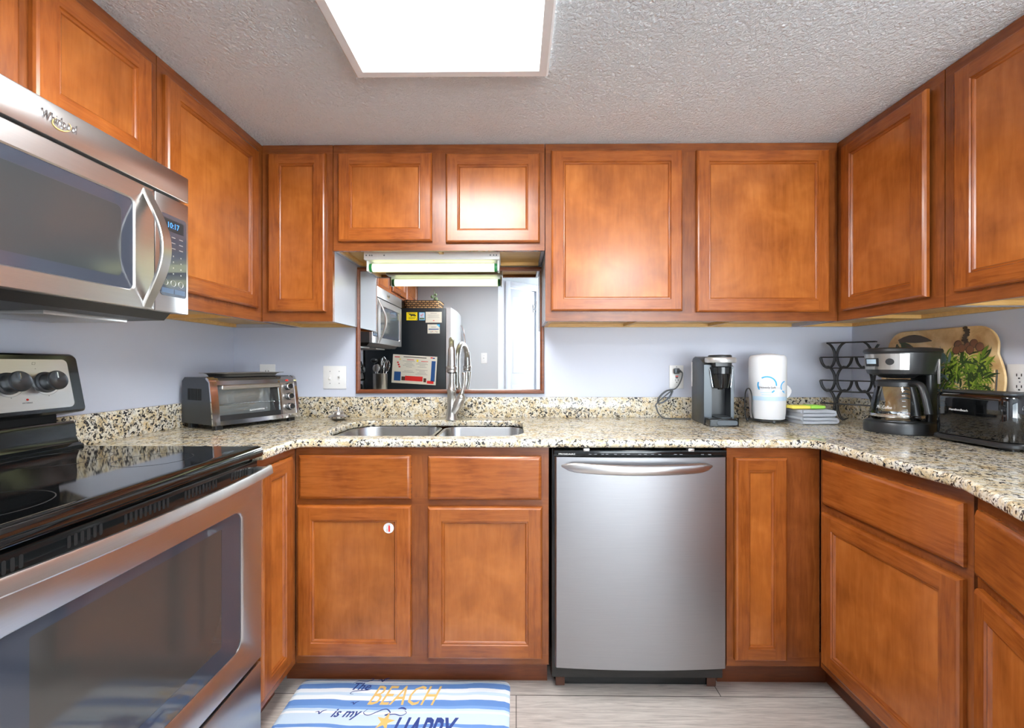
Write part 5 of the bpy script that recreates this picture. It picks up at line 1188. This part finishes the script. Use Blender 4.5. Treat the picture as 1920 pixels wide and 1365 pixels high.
for i, z in ((0.0, 0.0005), (0.0, 0.004), (0.003, 0.007), (0.018, 0.012)): rs.append([(p[0], p[1], z) for p in rrect(mx0 + i, mx1 - i, my_0 + i, my_1 - i, 0.03 - 0.3 * i, 5)])
b.rings(rs, True, True, True)
mo = part('mat_body', b, M['mat'], fm); mo.data.transform(Matrix.Translation((-0.41, -0.77, 0))); mo.matrix_parent_inverse = Matrix.Translation((0.41, 0.77, 0))
FMt = Matrix(((1, 0, 0, 0), (0, 0, 1, 0), (0, 1, 0, 0), (0, 0, 0, 1)))       # a = x, c = y, b = height
zt = 0.0122
def mtext(s_, a0, a1, c0, c1, m_, sh=0.3, lab=None, bold=0.0): return text('lettering', s_, fm, FMt, a0, a1, c0, c1, zt, m_, lab, sh, 0.0002, bold)
mtext('BEACH', -0.515, -0.270, -0.672, -0.583, M['sand'], 0.35, 'sand yellow lettering')
mtext('The', -0.592, -0.528, -0.605, -0.570, M['navy'], 0.4, 'navy script lettering', 0.002)
mtext('is my', -0.620, -0.520, -0.735, -0.690, M['navy'], 0.4, 'navy script lettering', 0.002)
mtext('HAPPY', -0.405, -0.190, -0.835, -0.722, M['navy'], 0.35, 'large navy lettering', 0.002)
b = B(FMt); n = 10; star = []
for k in range(10):
    r_ = 0.034 if k % 2 == 0 else 0.0125; t = R(72 + 36 * k + 8); star.append((-0.432 + r_ * math.cos(t), -0.740 + r_ * 1.15 * math.sin(t)))
b.f([b.v((p[0], zt + 0.0002, p[1])) for p in star]); part('starfish_print', b, M['sand'], fm, 'sand yellow starfish')
def flat_stroke(b, pts, w_):
    P = smooth([(p[0], p[1], 0) for p in pts], 5); L_ = []
    for i, p in enumerate(P):
        t = (P[min(i + 1, len(P) - 1)] - P[max(i - 1, 0)]).normalized(); n = Vector((-t.y, t.x, 0)); k = w_ * (0.35 + 0.65 * math.sin(math.pi * i / (len(P) - 1)))
        L_.append([(p.x + n.x * k, zt + 0.0001, p.y + n.y * k), (p.x - n.x * k, zt + 0.0001, p.y - n.y * k)])
    b.rings(L_, False)
def sprint(nm, strokes, m_, lab=None):
    b = B(FMt)
    for pts, w_ in strokes: flat_stroke(b, pts, w_)
    part(nm, b, m_, fm, lab)
for x, y, k in ((-0.495, -0.557, 1.0), (-0.562, -0.665, 0.7), (-0.663, -0.705, 0.9)):
    sprint('bird_print', [([(x - 0.018 * k, y + 0.001), (x - 0.006 * k, y + 0.004), (x, y - 0.006 * k), (x + 0.008 * k, y + 0.006 * k), (x + 0.022 * k, y + 0.012 * k)], 0.0022)], M['navy'])
sprint('swirl_print', [([(-0.505, -0.690), (-0.515, -0.705), (-0.495, -0.715), (-0.46, -0.695), (-0.44, -0.690), (-0.425, -0.705), (-0.44, -0.715), (-0.41, -0.710), (-0.385, -0.716), (-0.370, -0.705), (-0.378, -0.695)], 0.0022)], M['navy'])
sprint('fish_print', [([(-0.402, -0.688), (-0.392, -0.684), (-0.382, -0.686), (-0.374, -0.691)], 0.004)], M['navy'])
sprint('flourish_print', [([(-0.600, -0.575), (-0.585, -0.562), (-0.55, -0.563), (-0.53, -0.552), (-0.542, -0.548)], 0.0016)], M['navy'])
sprint('flourish_print', [([(-0.525, -0.592), (-0.530, -0.604), (-0.555, -0.607), (-0.585, -0.612), (-0.592, -0.622), (-0.580, -0.624)], 0.0016)], M['navy'])

# ------------------------------------------------------------------ fire extinguisher sticker on the left sink door
FS = FR((-0.455, -0.6200 , 0.603), (1, 0), (0, -1))
b = B(FS); b.lathe([(0.0185, 0.0002), (0.0185, 0.0008), (0.001, 0.0008)], seg=40, ax='y'); stk = part('sticker', b, M['white'], sb, 'round white fire extinguisher sticker')
b = B(FS); b.prism([(-0.001, -0.013), (0.0055, -0.013), (0.0055, 0.007), (0.003, 0.0095), (0.003, 0.0115), (0.0012, 0.0115), (0.0012, 0.0095), (-0.001, 0.007)], 0.0008, 0.0011, 'y')
b.box(-0.0065, -0.0045, 0.0008, 0.0011, -0.013, -0.003, mi=1); b.tube([(-0.0055, 0.0009, -0.003), (-0.006, 0.0009, 0.006), (-0.003, 0.0009, 0.0105), (0.002, 0.0009, 0.0118), (0.006, 0.0009, 0.013)], 0.0005, 5, mi=1)
part('extinguisher_symbol', b, [M['red'], M['grey_ink']], stk, 'red extinguisher symbol')
